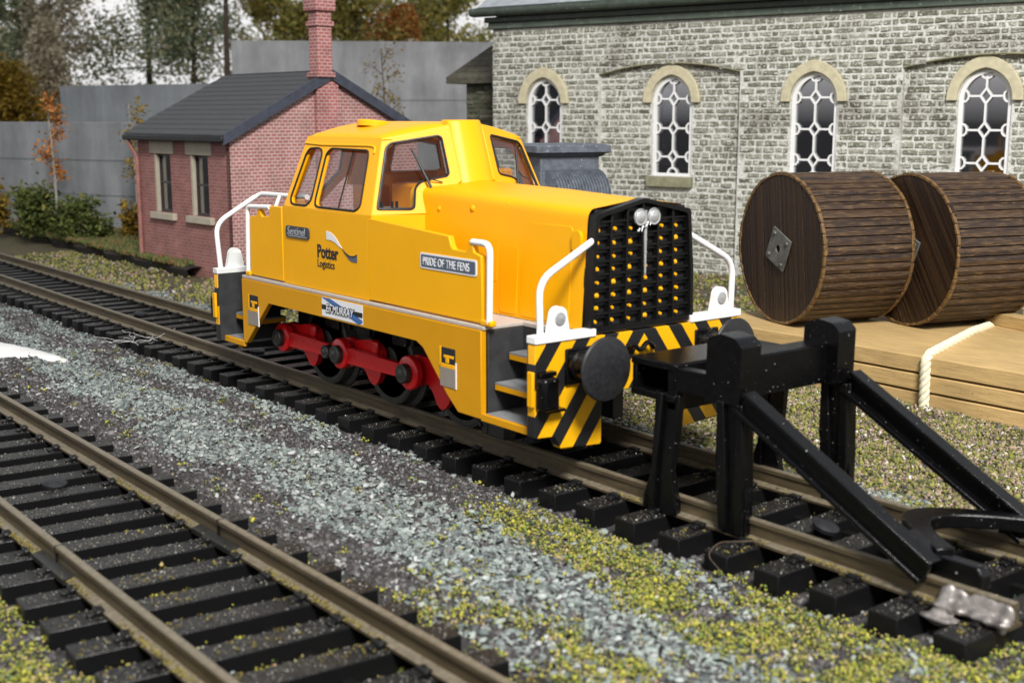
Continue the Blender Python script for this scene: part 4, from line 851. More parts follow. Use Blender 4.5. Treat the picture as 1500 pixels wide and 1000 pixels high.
# ------------------------------------------------------------------ buffer stop
Bs = empty('buffer_stop', (2.3, 0, -.1)); tag(Bs, 'black buffer stop with two sloping stays at the end of the track', 'buffer stop')
GB = M['gloss_black']
for s in (-1, 1):
    y = s * 1.0; n_ = -s
    a, b = min(y, y + n_ * .36), max(y, y + n_ * .36)
    MB().prism(fillet([(2.03, 1.24), (2.55, 1.30), (2.56, 1.95), (2.46, 2.03), (2.24, 2.06), (2.05, 1.98)], .03), XZ(s * 1.02), (0, n_ * .33, 0)).build('head_block', GB, Bs, .012)
    post = MB(); post.prism([(2.18, 1.3), (2.62, 1.3), (2.62, .45), (2.66, .25), (2.66, -.24), (2.30, -.24), (2.30, .22), (2.22, .42), (2.18, .6)], XZ(s * .98), (0, n_ * .10, 0)); post.prism([(2.22, 1.3), (2.32, 1.3), (2.40, .3), (2.40, -.2), (2.30, -.2), (2.24, .4)], XZ(s * 1.03), (0, n_ * .2, 0)); post.prism([(2.50, 1.3), (2.60, 1.3), (2.64, .3), (2.64, -.2), (2.54, -.2), (2.50, .4)], XZ(s * 1.03), (0, n_ * .2, 0))
    post.build('post', GB, Bs, .015)
    leg = MB(); leg.prism([(1.22, 1.24), (1.62, 1.24), (1.58, .7), (1.50, .3), (1.60, -.1), (1.60, -.24), (1.05, -.24), (1.05, -.1), (1.20, .3)], XZ(s * 1.0), (0, n_ * .10, 0)); leg.prism([(1.30, 1.24), (1.40, 1.24), (1.30, .2), (1.30, -.2), (1.20, -.2), (1.22, .2)], XZ(s * 1.06), (0, n_ * .2, 0)); leg.build('leg', GB, Bs, .015)
    st = MB(); p0, p1 = Vector((2.56, 0, 1.33)), Vector((4.98, 0, .06)); d = (p1 - p0).normalized(); u = Vector((-d.z, 0, d.x))
    f = lambda a_, b_: tuple(p0 + d * a_ + u * b_ + Vector((0, y, 0))); Ln = (p1 - p0).length
    st.prism([(0, -.135), (Ln, -.135), (Ln, .135), (0, .135)], f, (0, n_ * .07, 0)); st.prism([(0, .085), (Ln, .085), (Ln, .145), (0, .145)], lambda a_, b_: tuple(Vector(f(a_, b_)) + Vector((0, s * .05, 0))), (0, n_ * .20, 0)); st.prism([(0, -.145), (Ln, -.145), (Ln, -.085), (0, -.085)], lambda a_, b_: tuple(Vector(f(a_, b_)) + Vector((0, s * .05, 0))), (0, n_ * .24, 0))
    st.build('stay', GB, Bs, .012)
    ft = MB(); ft.prism([(4.60, .36), (4.95, .20), (5.42, .20), (5.48, .12), (5.48, -.22), (5.30, -.24), (5.25, -.05), (4.62, -.05)], XZ(s * .82 if s < 0 else s * 1.02), (0, n_ * .14 if s > 0 else .16, 0)); ft.build('stay_foot', GB, Bs, .02)
cb = MB()
for z0, z1 in ((1.51, 1.60), (1.13, 1.22)): cb.box(.82, 1.56, -1.02, 1.02, z0, z1)
cb.box(1.42, 1.57, -1.0, 1.0, 1.04, 1.585); cb.box(.825, .90, -1.0, 1.0, 1.15, 1.595)
cb.build('buffer_beam', GB, Bs, .015)
MB().box(2.08, 2.40, -.75, .75, 1.30, 1.78).build('rear_beam', GB, Bs, .02)
for s in (-1, 1): MB().box(1.54, 2.12, s * .92 - .08, s * .92 + .08, 1.28, 1.56).build('spacer', GB, Bs, .01)
ar = [(4.75 - .72 * math.cos(t), -.78 + 1.62 * (t / PI)) for t in np.linspace(PI * .08, PI * .95, 16)]
ob = []; ib = []
out = [(4.95 - .92 * math.sin(t) , -.80 + 1.75 * t / PI) for t in np.linspace(.0, PI, 18)]; inn = [(5.05 - .68 * math.sin(t), -.62 + 1.42 * t / PI) for t in np.linspace(.0, PI, 18)]
MB().prism(out + inn[::-1], XY(.10), (0, 0, .16)).build('curved_tie', GB, Bs, .02)
#PART4
# ------------------------------------------------------------------ timber stack, cord, cable drums
def board(z0, z1, dx, label):
    m = MB(); n = 24; X = np.linspace(-5.55 + dx, 4.2, n); yf = 6.9 + random.uniform(-.02, .02); vs = []
    for x in X:
        j = random.uniform(-.012, .012); vs += [(x, yf + j, z0), (x, 11.6, z0), (x, 11.6, z1), (x, yf + j, z1)]
    fs = [(0, 1, 2, 3), tuple(4 * (n - 1) + q for q in (3, 2, 1, 0))]
    for i in range(n - 1):
        for j in range(4): j2 = (j + 1) % 4; fs.append((4 * i + j, 4 * i + j2, 4 * i + 4 + j2, 4 * i + 4 + j))
    o = m.add(vs, fs).build('timber_board', M['timber'], None, .02); tag(o, label, 'timber', 'sawn timbers under the cable drums'); return o
board(-.45, -.165, .05, 'lowest sawn timber of the stack, lying on the ground')
board(-.135, .145, .0, 'middle sawn timber of the stack, between two others')
board(.175, .465, .08, 'topmost sawn timber of the stack, with both cable drums on it')
m = MB()
P = [Vector(p) for p in bend([(-1.35, 10.6, .47), (-1.1, 9.6, .50), (-.28, 6.97, .50), (-.26, 6.84, .40), (-.24, 6.83, -.3), (-.26, 6.85, -.52)], .12, 5)]
dense = []
for a, b in zip(P[:-1], P[1:]):
    k = max(2, int((b - a).length / .02)); dense += [a.lerp(b, i / k) for i in range(k)]
for ph in (0, 2 * PI / 3, 4 * PI / 3):
    pts = []; acc = 0
    for i, p in enumerate(dense):
        d = (dense[min(i + 1, len(dense) - 1)] - dense[max(i - 1, 0)]).normalized(); a = d.cross(Vector((1, .2, 0.1))).normalized(); b = d.cross(a)
        if i: acc += (p - dense[i - 1]).length
        t = ph + acc * 2 * PI / .36; pts.append(p + (a * math.cos(t) + b * math.sin(t)) * .042)
    m.tube(pts, .05, 7)
tag(m.build('cord', M['rope']), 'cream twisted cord looped over the pale timber stack', 'cord')
for (x, y, sx, sy, h, rz, lb) in ((-1.05, 10.85, .55, .16, .24, -.3, 'small pale wood wedge behind the right cable drum, thicker one'), (-.72, 11.2, .2, .2, .30, -.2, 'small pale wood cube behind the right cable drum')):
    o = MB().box(-sx, sx, -sy, sy, 0, h).build('wood_chock', M['timber'], None, .015); o.location = (x, y, .466); o.rotation_euler = (0, 0, rz); tag(o, lb, 'chock')
def drum(loc, ang, plankrot, label):
    r, ln = 1.46, 2.02
    t = empty('cable_drum', (loc[0], loc[1], .466), ang); tag(t, label, 'cable drum', 'wooden cable drums on the timber stack')
    z = r + .0; n = 52; m = MB()
    for i in range(n):                                     # lagging staves round the outside
        a0, a1 = 2 * PI * i / n + .008, 2 * PI * (i + 1) / n - .008; ro = r - random.uniform(0, .014); K = 5; vs = []
        for j in range(K + 1):
            yy = .02 + (ln - .04) * j / K
            for (a, rr) in ((a0, ro - .015), ((a0 + a1) / 2, ro), (a1, ro - .015), (a1, r - .12), (a0, r - .12)): vs.append((rr * math.sin(a), yy, z + rr * math.cos(a)))
        fs = [(0, 1, 2, 3, 4), tuple(5 * K + q for q in (4, 3, 2, 1, 0))]
        for j in range(K):
            for q in range(5): q2 = (q + 1) % 5; fs.append((5 * j + q, 5 * j + q2, 5 * j + 5 + q2, 5 * j + 5 + q))
        m.add(vs, fs)
    m.build('staves', M['stave'], t, 0, 20, local=True)
    for side, y0 in ((-1, .0), (1, ln)):
        g = MB(); w = .07; ca, sa = math.cos(plankrot), math.sin(plankrot); x = -r
        while x < r:
            w_ = w * random.uniform(.7, 1.35); a, b = x + .006, min(x + w_ - .006, r); x += w_; ha = math.sqrt(max(0.02, (r - .03) ** 2 - max(abs(a), abs(b)) ** 2))
            hb = ha; dep = random.uniform(.0, .014)
            g.cur = 0
            def f(u, v): return (u * ca - v * sa, y0 + side * (-.01 + dep), z + u * sa + v * ca)
            g.prism([(a, -ha), (b, -ha), (b, ha), (a, ha)], f, (0, -side * .07, 0))
            g.cur = 1; dep = -.006 + random.uniform(0, .008); g.prism([(b - .006, -ha), (b + .003, -ha), (b + .003, ha), (b - .006, ha)], f, (0, -side * .06, 0))
        d = g.build('end_disc', M['disc'], t, 0, 20, local=True, mat2=M['rim'])
        rm = MB()
        for i in range(44):
            a0, a1 = 2 * PI * i / 44 + .004, 2 * PI * (i + 1) / 44 - .004; ro = r + random.uniform(-.01, .02); ri = r - .05; y1, y2 = (y0 - side * -.015), y0 - side * .05
            vs = [(rr * math.sin(a), yy, z + rr * math.cos(a)) for yy in (y1, y2) for rr in (ri, ro) for a in (a0, a1)]
            rm.add(vs, [(0, 1, 3, 2), (4, 6, 7, 5), (0, 4, 5, 1), (2, 3, 7, 6), (0, 2, 6, 4), (1, 5, 7, 3)])
        rm.build('rim', M['rim'], t, .01, 30, local=True)
        q = MB(); hp = [(math.cos(a) * .46, math.sin(a) * .46 * 1.0) for a in (PI * .62, PI * 1.12, PI * 1.62, PI * .12)]
        hole = arc((0, 0), .075, 0, 330, 11)
        q.panel(hp, [hole], lambda u, v: (u, y0 + side * .045, z + v), (0, -side * .04, 0)); hb = q.build('hub_plate', M['hubplate'], t, .006, 30, local=True)
        q = MB()
        for a, b in hp: q.lathe((a * .70, y0 + side * .04, z + b * .70), (0, side, 0), [(0, .045), (.03, .04), (.04, 0)], 10)
        q.build('bolts', M['hubplate'], hb, 0, 30, local=True)
    return t
drum((-4.1, 7.62), math.radians(-17), .12, 'dark wooden cable drum showing its square hub plate, left of the pair')
drum((-2.48, 9.38), math.radians(-17), .62, 'dark wooden cable drum half hidden behind another, with diagonal planks on its end')

# ------------------------------------------------------------------ grey machine casing behind the locomotive
t = empty('machine_casing', (-10.0, 6.5, -.42), math.radians(78)); tag(t, 'dark grey moulded machine casing with a ribbed curved side between locomotive cab and chapel', 'machine casing')
m = MB(); m.box(0, 1.5, .0, 1.2, 0, 4.0)
for y_ in (.12, .42, .72): m.box(-.04, .02, y_ - .03, y_ + .03, 0, 3.4)
for y_ in (.27, .57): m.lathe((-.0, y_, 3.5), (-1, 0, 0), [(0, .05), (.03, .04), (.05, 0)], 8)
m.build('body', M['resin'], t, .02, 35, local=True)
pr = [(-.0, 3.96), (.06, 3.98), (.10, 4.03), (.20, 4.07), (.20, 4.22), (0, 4.26)]
m = MB(); vs = []; n = len(pr)
for cx, cy, dx, dy in ((0, 0, -1, -1), (1.5, 0, 1, -1), (1.5, 1.2, 1, 1), (0, 1.2, -1, 1)):
    vs += [(cx + dx * p, cy + dy * p, q) for p, q in pr]
fs = [(i * n + j, ((i + 1) % 4) * n + j, ((i + 1) % 4) * n + j + 1, i * n + j + 1) for i in range(4) for j in range(n - 1)] + [tuple(i * n + n - 1 for i in range(4))]
m.add(vs, fs).build('cornice', M['resin'], t, .01, 35, local=True)
m = MB(); vs = []; fs = []; nc, na = 73, 14
for i in range(nc):
    x = .12 + 1.36 * i / (nc - 1); rr = .60 + (.045 if i % 4 in (1, 2) else 0)
    for j in range(na): a = PI / 2 * j / (na - 1) * 1.0; vs.append((x, -.02 - rr * math.sin(a), 3.06 + rr * math.cos(a) * .98))
    vs.append((x, -.02 - rr, 0)); vs.append((x, 0, 0))
k = na + 2
for i in range(nc - 1):
    for j in range(k - 1): fs.append((i * k + j, i * k + j + 1, (i + 1) * k + j + 1, (i + 1) * k + j))
fs += [tuple(range(k)), tuple((nc - 1) * k + j for j in range(k))]
m.add(vs, fs).build('ribbed_side', M['resin'], t, 0, 50, local=True)

# ------------------------------------------------------------------ stone chapel (local x along the wall, y into it, z up from the ground)
CH = empty('stone_chapel', (-15.4, 17.11, -.42), math.radians(15.15)); tag(CH, 'grey green stone chapel with white traceried arched windows and a dark green gutter', 'chapel')
WC = [-5.66 + 4.74 * i for i in range(4)]
SP, TOP, SILL, HW = 5.30, 6.10, 3.02, .70
def arch(cx, hw, sill, sp, top, n=9):
    """slightly pointed arch outline, from the lower left round the top"""
    h = top - sp; L_ = [(cx - hw, sill)]
    R = (hw * hw + h * h) / (2 * hw) ; a_max = math.atan2(h, R - hw) if R > hw else PI / 2
    for i in range(n + 1):
        a = a_max * i / n; L_.append((cx - hw + R - R * math.cos(a), sp + R * math.sin(a)))
    R_ = [(2 * cx - x, y) for x, y in L_[::-1]][1:]
    return L_ + R_
wins = [arch(c, HW, SILL, SP, TOP) for c in WC]
REC = [(-3.5, 1.46), (6.38, 11.4)]
def rec_arch(a, b, drop=0): return [(a, 0.0)] + [(a + (b - a) * i / 12, 6.17 + .30 * (1 - (2 * i / 12 - 1) ** 2) - drop) for i in range(13)] + [(b, 0.0)]
X0, X1, H = -7.8, 16.5, 7.74
wall = MB()
outer = [(X0, 0)]
for a, b in REC: outer += rec_arch(a, b)
outer += [(X1, 0), (X1, H), (X0, H)]
F0 = lambda u, v: (u, 0, v)
wall.panel(outer, [wins[0], wins[2]], F0, (0, .34, 0))
for (a, b), w in zip(REC, (wins[1], wins[3])): wall.panel([(a - .02, 0), (b + .02, 0), (b + .02, 6.52), (a - .02, 6.52)], [w], lambda u, v: (u, .17, v), (0, .2, 0))
wall.box(X0, X0 + .3, .345, 8.0, 0, H); wall.box(X1 - .3, X1, .345, 8.0, 0, H); wall.panel([(X0 + .305, 0), (X1 - .305, 0), (X1 - .305, H), (X0 + .305, H)], wins, lambda u, v: (u, 7.7, v), (0, .3, 0))
wallo = wall.build('wall', M['mortar'], CH, 0, 0, local=True)
def inrec(x, z):
    for a, b in REC:
        if a - .02 < x < b + .02:
            t = (x - a) / (b - a); return z < 6.17 + .30 * (1 - (2 * t - 1) ** 2)
    return False
def inwin(x, z, mrg=.03):
    for c in WC:
        dx = abs(x - c)
        if dx < HW + mrg and SILL - .33 < z < TOP + .4:
            if z < SP: return True
            if dx * dx / (HW + .03) ** 2 + (z - SP) ** 2 / (TOP - SP + .04) ** 2 < 1: return True
        if SILL - .36 < z < SILL + .02 and dx < .82: return True
    return False
def stones(x0, x1, z0, z1, fdepth, skip, ch=.265):
    m = MB(); z = z0; rr = random.Random(3)
    while z < z1 - .05:
        h = min(ch * rr.uniform(.88, 1.12), z1 - z); x = x0 - rr.uniform(0, .4)
        while x < x1:
            w = rr.choice([.22, .30, .38, .46, .58]) * rr.uniform(.85, 1.15); a, b = max(x, x0) + .019, min(x + w, x1) - .019; x += w
            if b - a < .1: continue
            c, d = z + .019, z + h - .019
            # trim to openings and to the edge of the recess
            segs = []; n = max(2, int((b - a) / .05)); run = None; st = inrec((a + b) / 2, (c + d) / 2)
            for i in range(n + 1):
                xx = a + (b - a) * i / n; bad = any(skip(xx, q) for q in (c, (c + d) / 2, d)) or inrec(xx, (c + d) / 2) != st
                if bad: segs.append((run, xx - .03)) if run is not None else None; run = None
                elif run is None: run = xx
            if run is not None: segs.append((run, b))
            for p, q in segs:
                if q - p < .09: continue
                y = fdepth(((p + q) / 2), (c + d) / 2); j = lambda s_=.013: rr.uniform(-s_, s_); pr = .022 + rr.uniform(-.012, .022)
                vs = [(p + j(), y + .02, c + j()), (q + j(), y + .02, c + j()), (q + j(), y + .02, d + j()), (p + j(), y + .02, d + j())]
                e = .022; mid = (p + q) / 2 + j(.05)
                vs += [(p + e + j(), y - pr + j(), c + e + j()), (mid, y - pr + j(.025), c + e + j()), (q - e + j(), y - pr + j(), c + e + j()), (q - e + j(), y - pr + j(), d - e + j()), (mid + j(.04), y - pr + j(.025), d - e + j()), (p + e + j(), y - pr + j(), d - e + j())]
                m.add(vs, [(4, 5, 8, 9), (5, 6, 7, 8), (0, 1, 6, 5, 4), (1, 2, 7, 6), (2, 3, 9, 8, 7), (3, 0, 4, 9)])
        z += h
    return m
stones(X0 - .03, X1, 0, H - .02, lambda x, z: .17 if inrec(x, z) else 0.0, inwin, .182).build('stonework', M['stone'], wallo, 0, 0, local=True)
# dark edge of each relieving arch
for a, b in REC: MB().tube([(x, .0, z + .015) for x, z in rec_arch(a, b)[1:-1]], .035, 6).build('arch_edge', M['silldress'], wallo, 0, 60, local=True)
def bar(m, p, q, w, y0=.12, y1=.17):
    p = Vector((p[0], p[1])); q = Vector((q[0], q[1])); d = (q - p).normalized(); n = Vector((-d.y, d.x)) * w / 2; e = d * w * .3
    m.prism([tuple(p - e - n), tuple(q + e - n), tuple(q + e + n), tuple(p - e + n)], lambda u, v: (u, y0, v), (0, y1 - y0, 0))
for i, c in enumerate(WC + WC):
    ro = .17 if i % 2 else 0.0
    if i > 3: ro = 7.72
    w = empty('window', (0, 0, 0)); w.parent = CH
    A, B = arch(c, HW + .005, SILL - .005, SP, TOP + .005), arch(c, HW - .115, SILL + .09, SP, TOP - .115)
    MB().panel(A, [B], lambda u, v: (u, ro + .06, v), (0, .14, 0)).build('frame', M['white'], w, .012, 35, local=True)
    tr = MB(); k = 0
    W = .055; hw = HW - .1; ys0, ys1 = ro + .09, ro + .15
    levels = [3.62, 4.50, 5.40]
    def bb(p, q, ww=W):
        global k; k += 1; o = .0015 * (k % 7); bar(tr, p, q, ww, ys0 - o, ys1 + o)
    prev = SILL + .24
    for z in levels:
        bb((c, prev), (c, z - .2)); prev = z + .2
        for s in (-1, 1):
            bb((c, z - .2), (c + s * .15, z)); bb((c + s * .15, z), (c, z + .2)); bb((c + s * .15, z), (c + s * (hw - .13), z))
            pts = [(c + s * (hw - .145 * math.cos(t)), z + .16 * math.sin(t)) for t in np.linspace(-PI / 2, PI / 2, 7)]
            for p, q in zip(pts[:-1], pts[1:]): bb(p, q, .05)
    bb((c, prev), (c, TOP - .2))
    pts = [(c - .16 * math.cos(t), SILL + .08 + .17 * math.sin(t)) for t in np.linspace(0, PI, 8)]
    for p, q in zip(pts[:-1], pts[1:]): bb(p, q, .05)
    pts = [(c - .14 * math.cos(t), TOP - .14 - .10 * math.sin(t)) for t in np.linspace(0, PI, 6)]
    for p, q in zip(pts[:-1], pts[1:]): bb(p, q, .05)
    tr.build('tracery', M['white'], w, 0, 0, local=True)
    MB().prism(arch(c, HW - .05, SILL + .03, SP, TOP - .05), lambda u, v: (u, ro + .165, v), (0, .012, 0)).build('pane', M['chapelglass'], w, 0, 0, local=True)
    if i > 3: continue
    ho, hi = arch(c, 1.0, SP - .02, SP + .02, TOP + .36, 9), arch(c, HW + .02, SP - .02, SP + .02, TOP + .03, 9)
    hm = MB(); q = len(ho); vv = [(p[0], yy, p[1]) for yy in (ro - .13, ro + .07) for p in ho + hi]; ff = []
    for a in range(q - 1): ff += [(a, a + 1, q + a + 1, q + a), (2 * q + a, 3 * q + a, 3 * q + a + 1, 2 * q + a + 1), (a, 2 * q + a, 2 * q + a + 1, a + 1), (q + a, q + a + 1, 3 * q + a + 1, 3 * q + a)]
    ff += [(0, q, 3 * q, 2 * q), (q - 1, 3 * q - 1, 4 * q - 1, 2 * q - 1)]
    hm.add(vv, ff).build('hood_mould', M['dressing'], CH, .02, 40, local=True)
    MB().box(c - .80, c + .80, ro - .20, ro + .12, SILL - .34, SILL - .012).build('sill', M['silldress'], CH, .025, 35, local=True)
m = MB(); m.panel([(X0 + .35, .05), (X1 - .35, .05), (X1 - .35, H - .1), (X0 + .35, H - .1)], [arch(c, HW + .02, SILL - .02, SP, TOP + .02) for c in WC], lambda u, v: (u, 7.6, v), (0, .08, 0)); m.box(X0 + .31, X0 + .36, .4, 7.6, .05, H - .1); m.box(X0 + .35, X1 - .35, .4, 7.6, .02, .06)
m.build('inner_wall', M['interior'], CH, 0, 0, local=True)
m = MB(); m.box(X0 - .12, X1 + .2, -.14, .3, H + .01, H + .22); m.build('fascia', M['greenpale'], CH, .03, 35, local=True)
m = MB(); m.box(X0 - .2, X1 + .3, -.24, .25, H + .225, H + .40); m.build('cornice', M['greenpaint'], CH, .03, 35, local=True)
m = MB(); m.prism([(-.62, H + .44), (-.66, H + .55), (-.60, H + .68), (-.2, H + .70), (-.15, H + .44), (-.4, H + .405)], lambda u, v: (X0 - .55, u, v), (X1 + 1 - X0 + .55, 0, 0)); m.build('gutter', M['greenpaint'], CH, .04, 35, local=True)
m = MB(); m.prism([(-.55, H + .705), (4.0, 11.2), (8.5, H + .705), (8.5, H + .6), (-.2, H + .6)], lambda u, v: (X0 - .25, u, v), (X1 + .6 - X0, 0, 0)); m.build('roof', M['roofgrey'], CH, 0, 0, local=True)
m = MB(); m.prism([(.1, H + .41), (4.0, 10.9), (7.8, H + .41)], lambda u, v: (X0 + .02, u, v), (.25, 0, 0)); m.build('gable_wall', M['stone'], CH, 0, 0, local=True)
# low wing at the far end
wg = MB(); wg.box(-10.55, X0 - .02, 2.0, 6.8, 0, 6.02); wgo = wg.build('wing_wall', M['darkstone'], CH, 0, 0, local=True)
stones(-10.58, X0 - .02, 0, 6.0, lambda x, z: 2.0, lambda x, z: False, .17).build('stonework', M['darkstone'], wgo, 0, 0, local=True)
m = MB(); n = 7
for i in range(n):
    a, b = i / n, (i + 1) / n
    xa, xb = -11.15 + 1.86 * a, -11.15 + 1.86 * b; za, zb = 6.18 + 1.45 * a, 6.18 + 1.45 * b; ya, yb = 1.55 + 1.1 * a, 1.55 + 1.1 * b
    # each course of tiles laps the one below; hipped at the outer end
    m.add([(xa, ya, za), (X0 - .03, ya, za), (X0 - .03, yb + .05, zb + .06), (xb, yb + .05, zb + .06), (xa, ya, za + .09), (X0 - .03, ya, za + .09), (X0 - .03, yb + .05, zb + .10), (xb, yb + .05, zb + .10)], [(0, 3, 2, 1), (4, 5, 6, 7), (0, 1, 5, 4), (1, 2, 6, 5), (2, 3, 7, 6), (3, 0, 4, 7)])
    m.add([(xa, ya, za + .02), (xa, 7.2, za + .02), (xb + .05, 7.0, zb + .08), (xb + .05, yb, zb + .08), (xa, ya, za + .085), (xa, 7.2, za + .085), (xb + .05, 7.0, zb + .11), (xb + .05, yb, zb + .11)], [(0, 1, 2, 3), (4, 7, 6, 5), (0, 4, 5, 1), (1, 5, 6, 2), (2, 6, 7, 3), (3, 7, 4, 0)])
m.box(-9.3, X0 - .02, 2.7, 6.6, 6.05, 7.6); m.box(-11.15, X0 - .03, 1.55, 7.2, 6.04, 6.19)
m.build('wing_roof', M['tile'], CH, 0, 0, local=True)

# ------------------------------------------------------------------ red brick building (local x along the window wall, y along the gable)
HS = empty('brick_building', (-22.1, 4.85, -.45), math.radians(4.5)); tag(HS, 'small red brick building with two dark sash windows, slate roof and tall chimney', 'brick building')
W_, D_, EV, AP = 5.75, 6.9, 4.38, 6.12
wn = [(-4.62, -3.62), (-2.30, -1.30)]; wz0, wz1 = 1.92, 3.74
hole = [[(a, wz0), (b, wz0), (b, wz1), (a, wz1)] for a, b in wn]
fw = MB().panel([(-W_, 0), (-.005, 0), (-.005, EV), (-W_, EV)], hole, lambda u, v: (u, 0, v), (0, .22, 0)).build('front_wall', M['brick_front'], HS, 0, 0, local=True)
gb = MB().panel([(.0, 0), (D_, 0), (D_, EV), (D_ / 2, AP), (0, EV)], [], lambda u, v: (0, u, v), (-.22, 0, 0)).build('gable_wall', M['brick_gable'], HS, 0, 0, local=True)
m = MB(); m.panel([(.225, 0), (D_ - .2, 0), (D_ - .2, EV), (D_ / 2, AP), (.225, EV)], [], lambda u, v: (-W_, u, v), (.2, 0, 0)); m.box(-W_, -.23, D_ - .2, D_, 0, EV); m.build('back_wall', M['brick_front'], HS, 0, 0, local=True)
for a, b in wn:
    w = empty('window', (0, 0, 0)); w.parent = HS
    MB().panel([(a + .03, wz0), (b, wz0), (b, wz1), (a + .03, wz1)], [rrect(a + .13, b - .08, wz0 + .08, wz0 + .9, .01), rrect(a + .13, b - .08, wz0 + .96, wz1 - .08, .01)], lambda u, v: (u, .11, v), (0, .06, 0)).build('frame', M['sash'], w, 0, 0, local=True)
    MB().box(a + .02, b, .15, .16, wz0, wz1).build('pane', M['chapelglass'], w, 0, 0, local=True)
    MB().box(a - .02, a + .10, -.02, .10, wz0, wz1).build('jamb', M['cream'], w, .01, 35, local=True)
    MB().box(a - .28, b + .28, -.05, .2, wz1 + .005, wz1 + .47).build('lintel', M['cream'], w, .02, 35, local=True)
    MB().box(a - .25, b + .28, -.14, .2, wz0 - .22, wz0 - .005).build('sill', M['cream'], w, .02, 35, local=True)
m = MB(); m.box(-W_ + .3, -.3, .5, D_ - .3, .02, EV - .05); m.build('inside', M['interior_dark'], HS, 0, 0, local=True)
sl = (AP - EV) / (D_ / 2)
for s, nm in ((0, 'roof'), (1, 'roof')):
    m = MB(); n = 13; y0, y1 = -.32, D_ / 2
    for i in range(n):
        a, b = i / n, (i + 1) / n; ya, yb = y0 + (y1 - y0) * a, y0 + (y1 - y0) * b + .04; za, zb = EV + sl * ya + .12, EV + sl * yb + .10
        q = [(-W_ - .28, ya, za), (.16, ya, za), (.16, yb, zb), (-W_ - .28, yb, zb)]; q = q + [(x, y, z + .045) for x, y, z in q]
        if s: q = [(x, D_ - y, z) for x, y, z in q]
        m.add(q, [(0, 3, 2, 1), (4, 5, 6, 7), (0, 1, 5, 4), (1, 2, 6, 5), (2, 3, 7, 6), (3, 0, 4, 7)])
    f = lambda y: D_ - y if s else y
    m.add([(x, f(y), z) for x in (-W_ - .25, .12) for y, z in ((y0 + .02, EV + sl * y0 + .10), (y1, AP + .10), (y1, AP - .02), (y0 + .02, EV + sl * y0 - .02))], [(0, 1, 2, 3), (4, 7, 6, 5), (0, 4, 5, 1), (1, 5, 6, 2), (2, 6, 7, 3), (3, 7, 4, 0)])
    ro = m.build(nm, M['houseslate'], HS, 0, 0, local=True)
    v = MB(); v.add([(x, f(y), z) for x in (.13, .24) for y, z in ((y0, EV + sl * y0 + .16), (y1, AP + .20), (y1, AP - .12), (y0, EV + sl * y0 - .14))], [(0, 1, 2, 3), (4, 7, 6, 5), (0, 4, 5, 1), (1, 5, 6, 2), (2, 6, 7, 3), (3, 7, 4, 0)])
    v.build('bargeboard', M['verge'], ro, 0, 0, local=True)
    gt = MB(); gt.box(-W_ - .3, .2, f(y0) - .07, f(y0) + .07, EV + sl * y0 - .06, EV + sl * y0 + .11); gt.build('gutter', M['ink'], ro, .03, 35, local=True)
MB().tube(bend([(-W_ - .02, -.3, EV - .2), (-W_ - .02, -.28, EV - .35), (-W_ + .06, -.08, EV - .75), (-W_ + .06, -.08, .1)], .15), .07, 8).build('drainpipe', M['pinkpipe'], HS, 0, 40, local=True)
ch = MB(); ch.box(-.33, .16, 2.95, 3.75, 0, 6.1); ch.box(-.22, .25, 2.96, 3.48, 6.1, 8.0)
cho = ch.build('chimney', M['brick_stack'], HS, .015, 35, local=True)
for z0, z1, e in ((6.05, 6.2, .07), (7.55, 7.7, .06), (8.0, 9.0, .10)): MB().box(-.22 - e, .25 + e, 2.96 - e, 3.48 + e, z0, z1).build('chimney_band', M['brick_stack'], cho, .02, 35, local=True)

# ------------------------------------------------------------------ grass bank, concrete walls, shrubs and trees behind
m = MB(); n = 60; vs = []; fs = []
for i in range(n):
    x = -70 + 46 * i / (n - 1); y = 4.3 + .25 * math.sin(i * 1.7) * random.random(); zt = -.08 + random.uniform(-.03, .03)
    vs += [(x, y + .12, -.6), (x, y, -.3), (x, y - .06, zt - .06), (x, y + .12, zt), (x, 6.6, zt + .04), (x, 12.5, zt + .06)]
for i in range(n - 1):
    for j in range(5): fs.append((i * 6 + j, i * 6 + j + 1, (i + 1) * 6 + j + 1, (i + 1) * 6 + j))
bank = m.add(vs, fs).build('grass_bank', M['soil'], None, 0, 60); tag(bank, kind='structure')
x = rng.uniform(-62, -24.5, 26000); y = 4.28 + rng.random(26000) ** 1.6 * 4.5
tag(crumbs('grass', x, y, -.05 + rng.uniform(-.03, .08, len(x)), rng.uniform(.05, .12, len(x)), M['grass']), 'short mixed grass on the bank below the concrete wall', 'grass', kind='stuff')
def cwall(a, b, z0, z1, th, mat, label, bands=()):
    a = Vector((*a, 0)); b = Vector((*b, 0)); d = b - a; ang = math.atan2(d.y, d.x); Ln = d.length
    o = MB().box(0, Ln, 0, th, 0, z1 - z0); t = empty('concrete_wall', (a.x, a.y, z0), ang); tag(t, label, 'concrete wall')
    o.build('wall_slab', mat, t, .03, 35, local=True)
    if bands:
        q = MB()
        for zz in bands: q.box(-.02, Ln + .02, -.03, .02, zz, zz + .05)
        q.build('board_lines', M['concrete2'], t, 0, 0, local=True)
    return t
cwall((-72, -7.25), (-27, 11.95), -.6, 4.22, 1.2, M['concrete'], 'long low stained concrete wall behind the shrubs', (1.9, 3.3))
cwall((-42.9, 7.1), (-30.5, 12.5), -.6, 5.72, 1.5, M['concrete2'], 'taller dark concrete wall rising just behind the long low one')
cwall((-51.5, 19.3), (-40.0, 38.0), -.6, 8.45, 4, M['concrete3'], 'big pale concrete block standing behind the chimney and chapel', (5.9,))
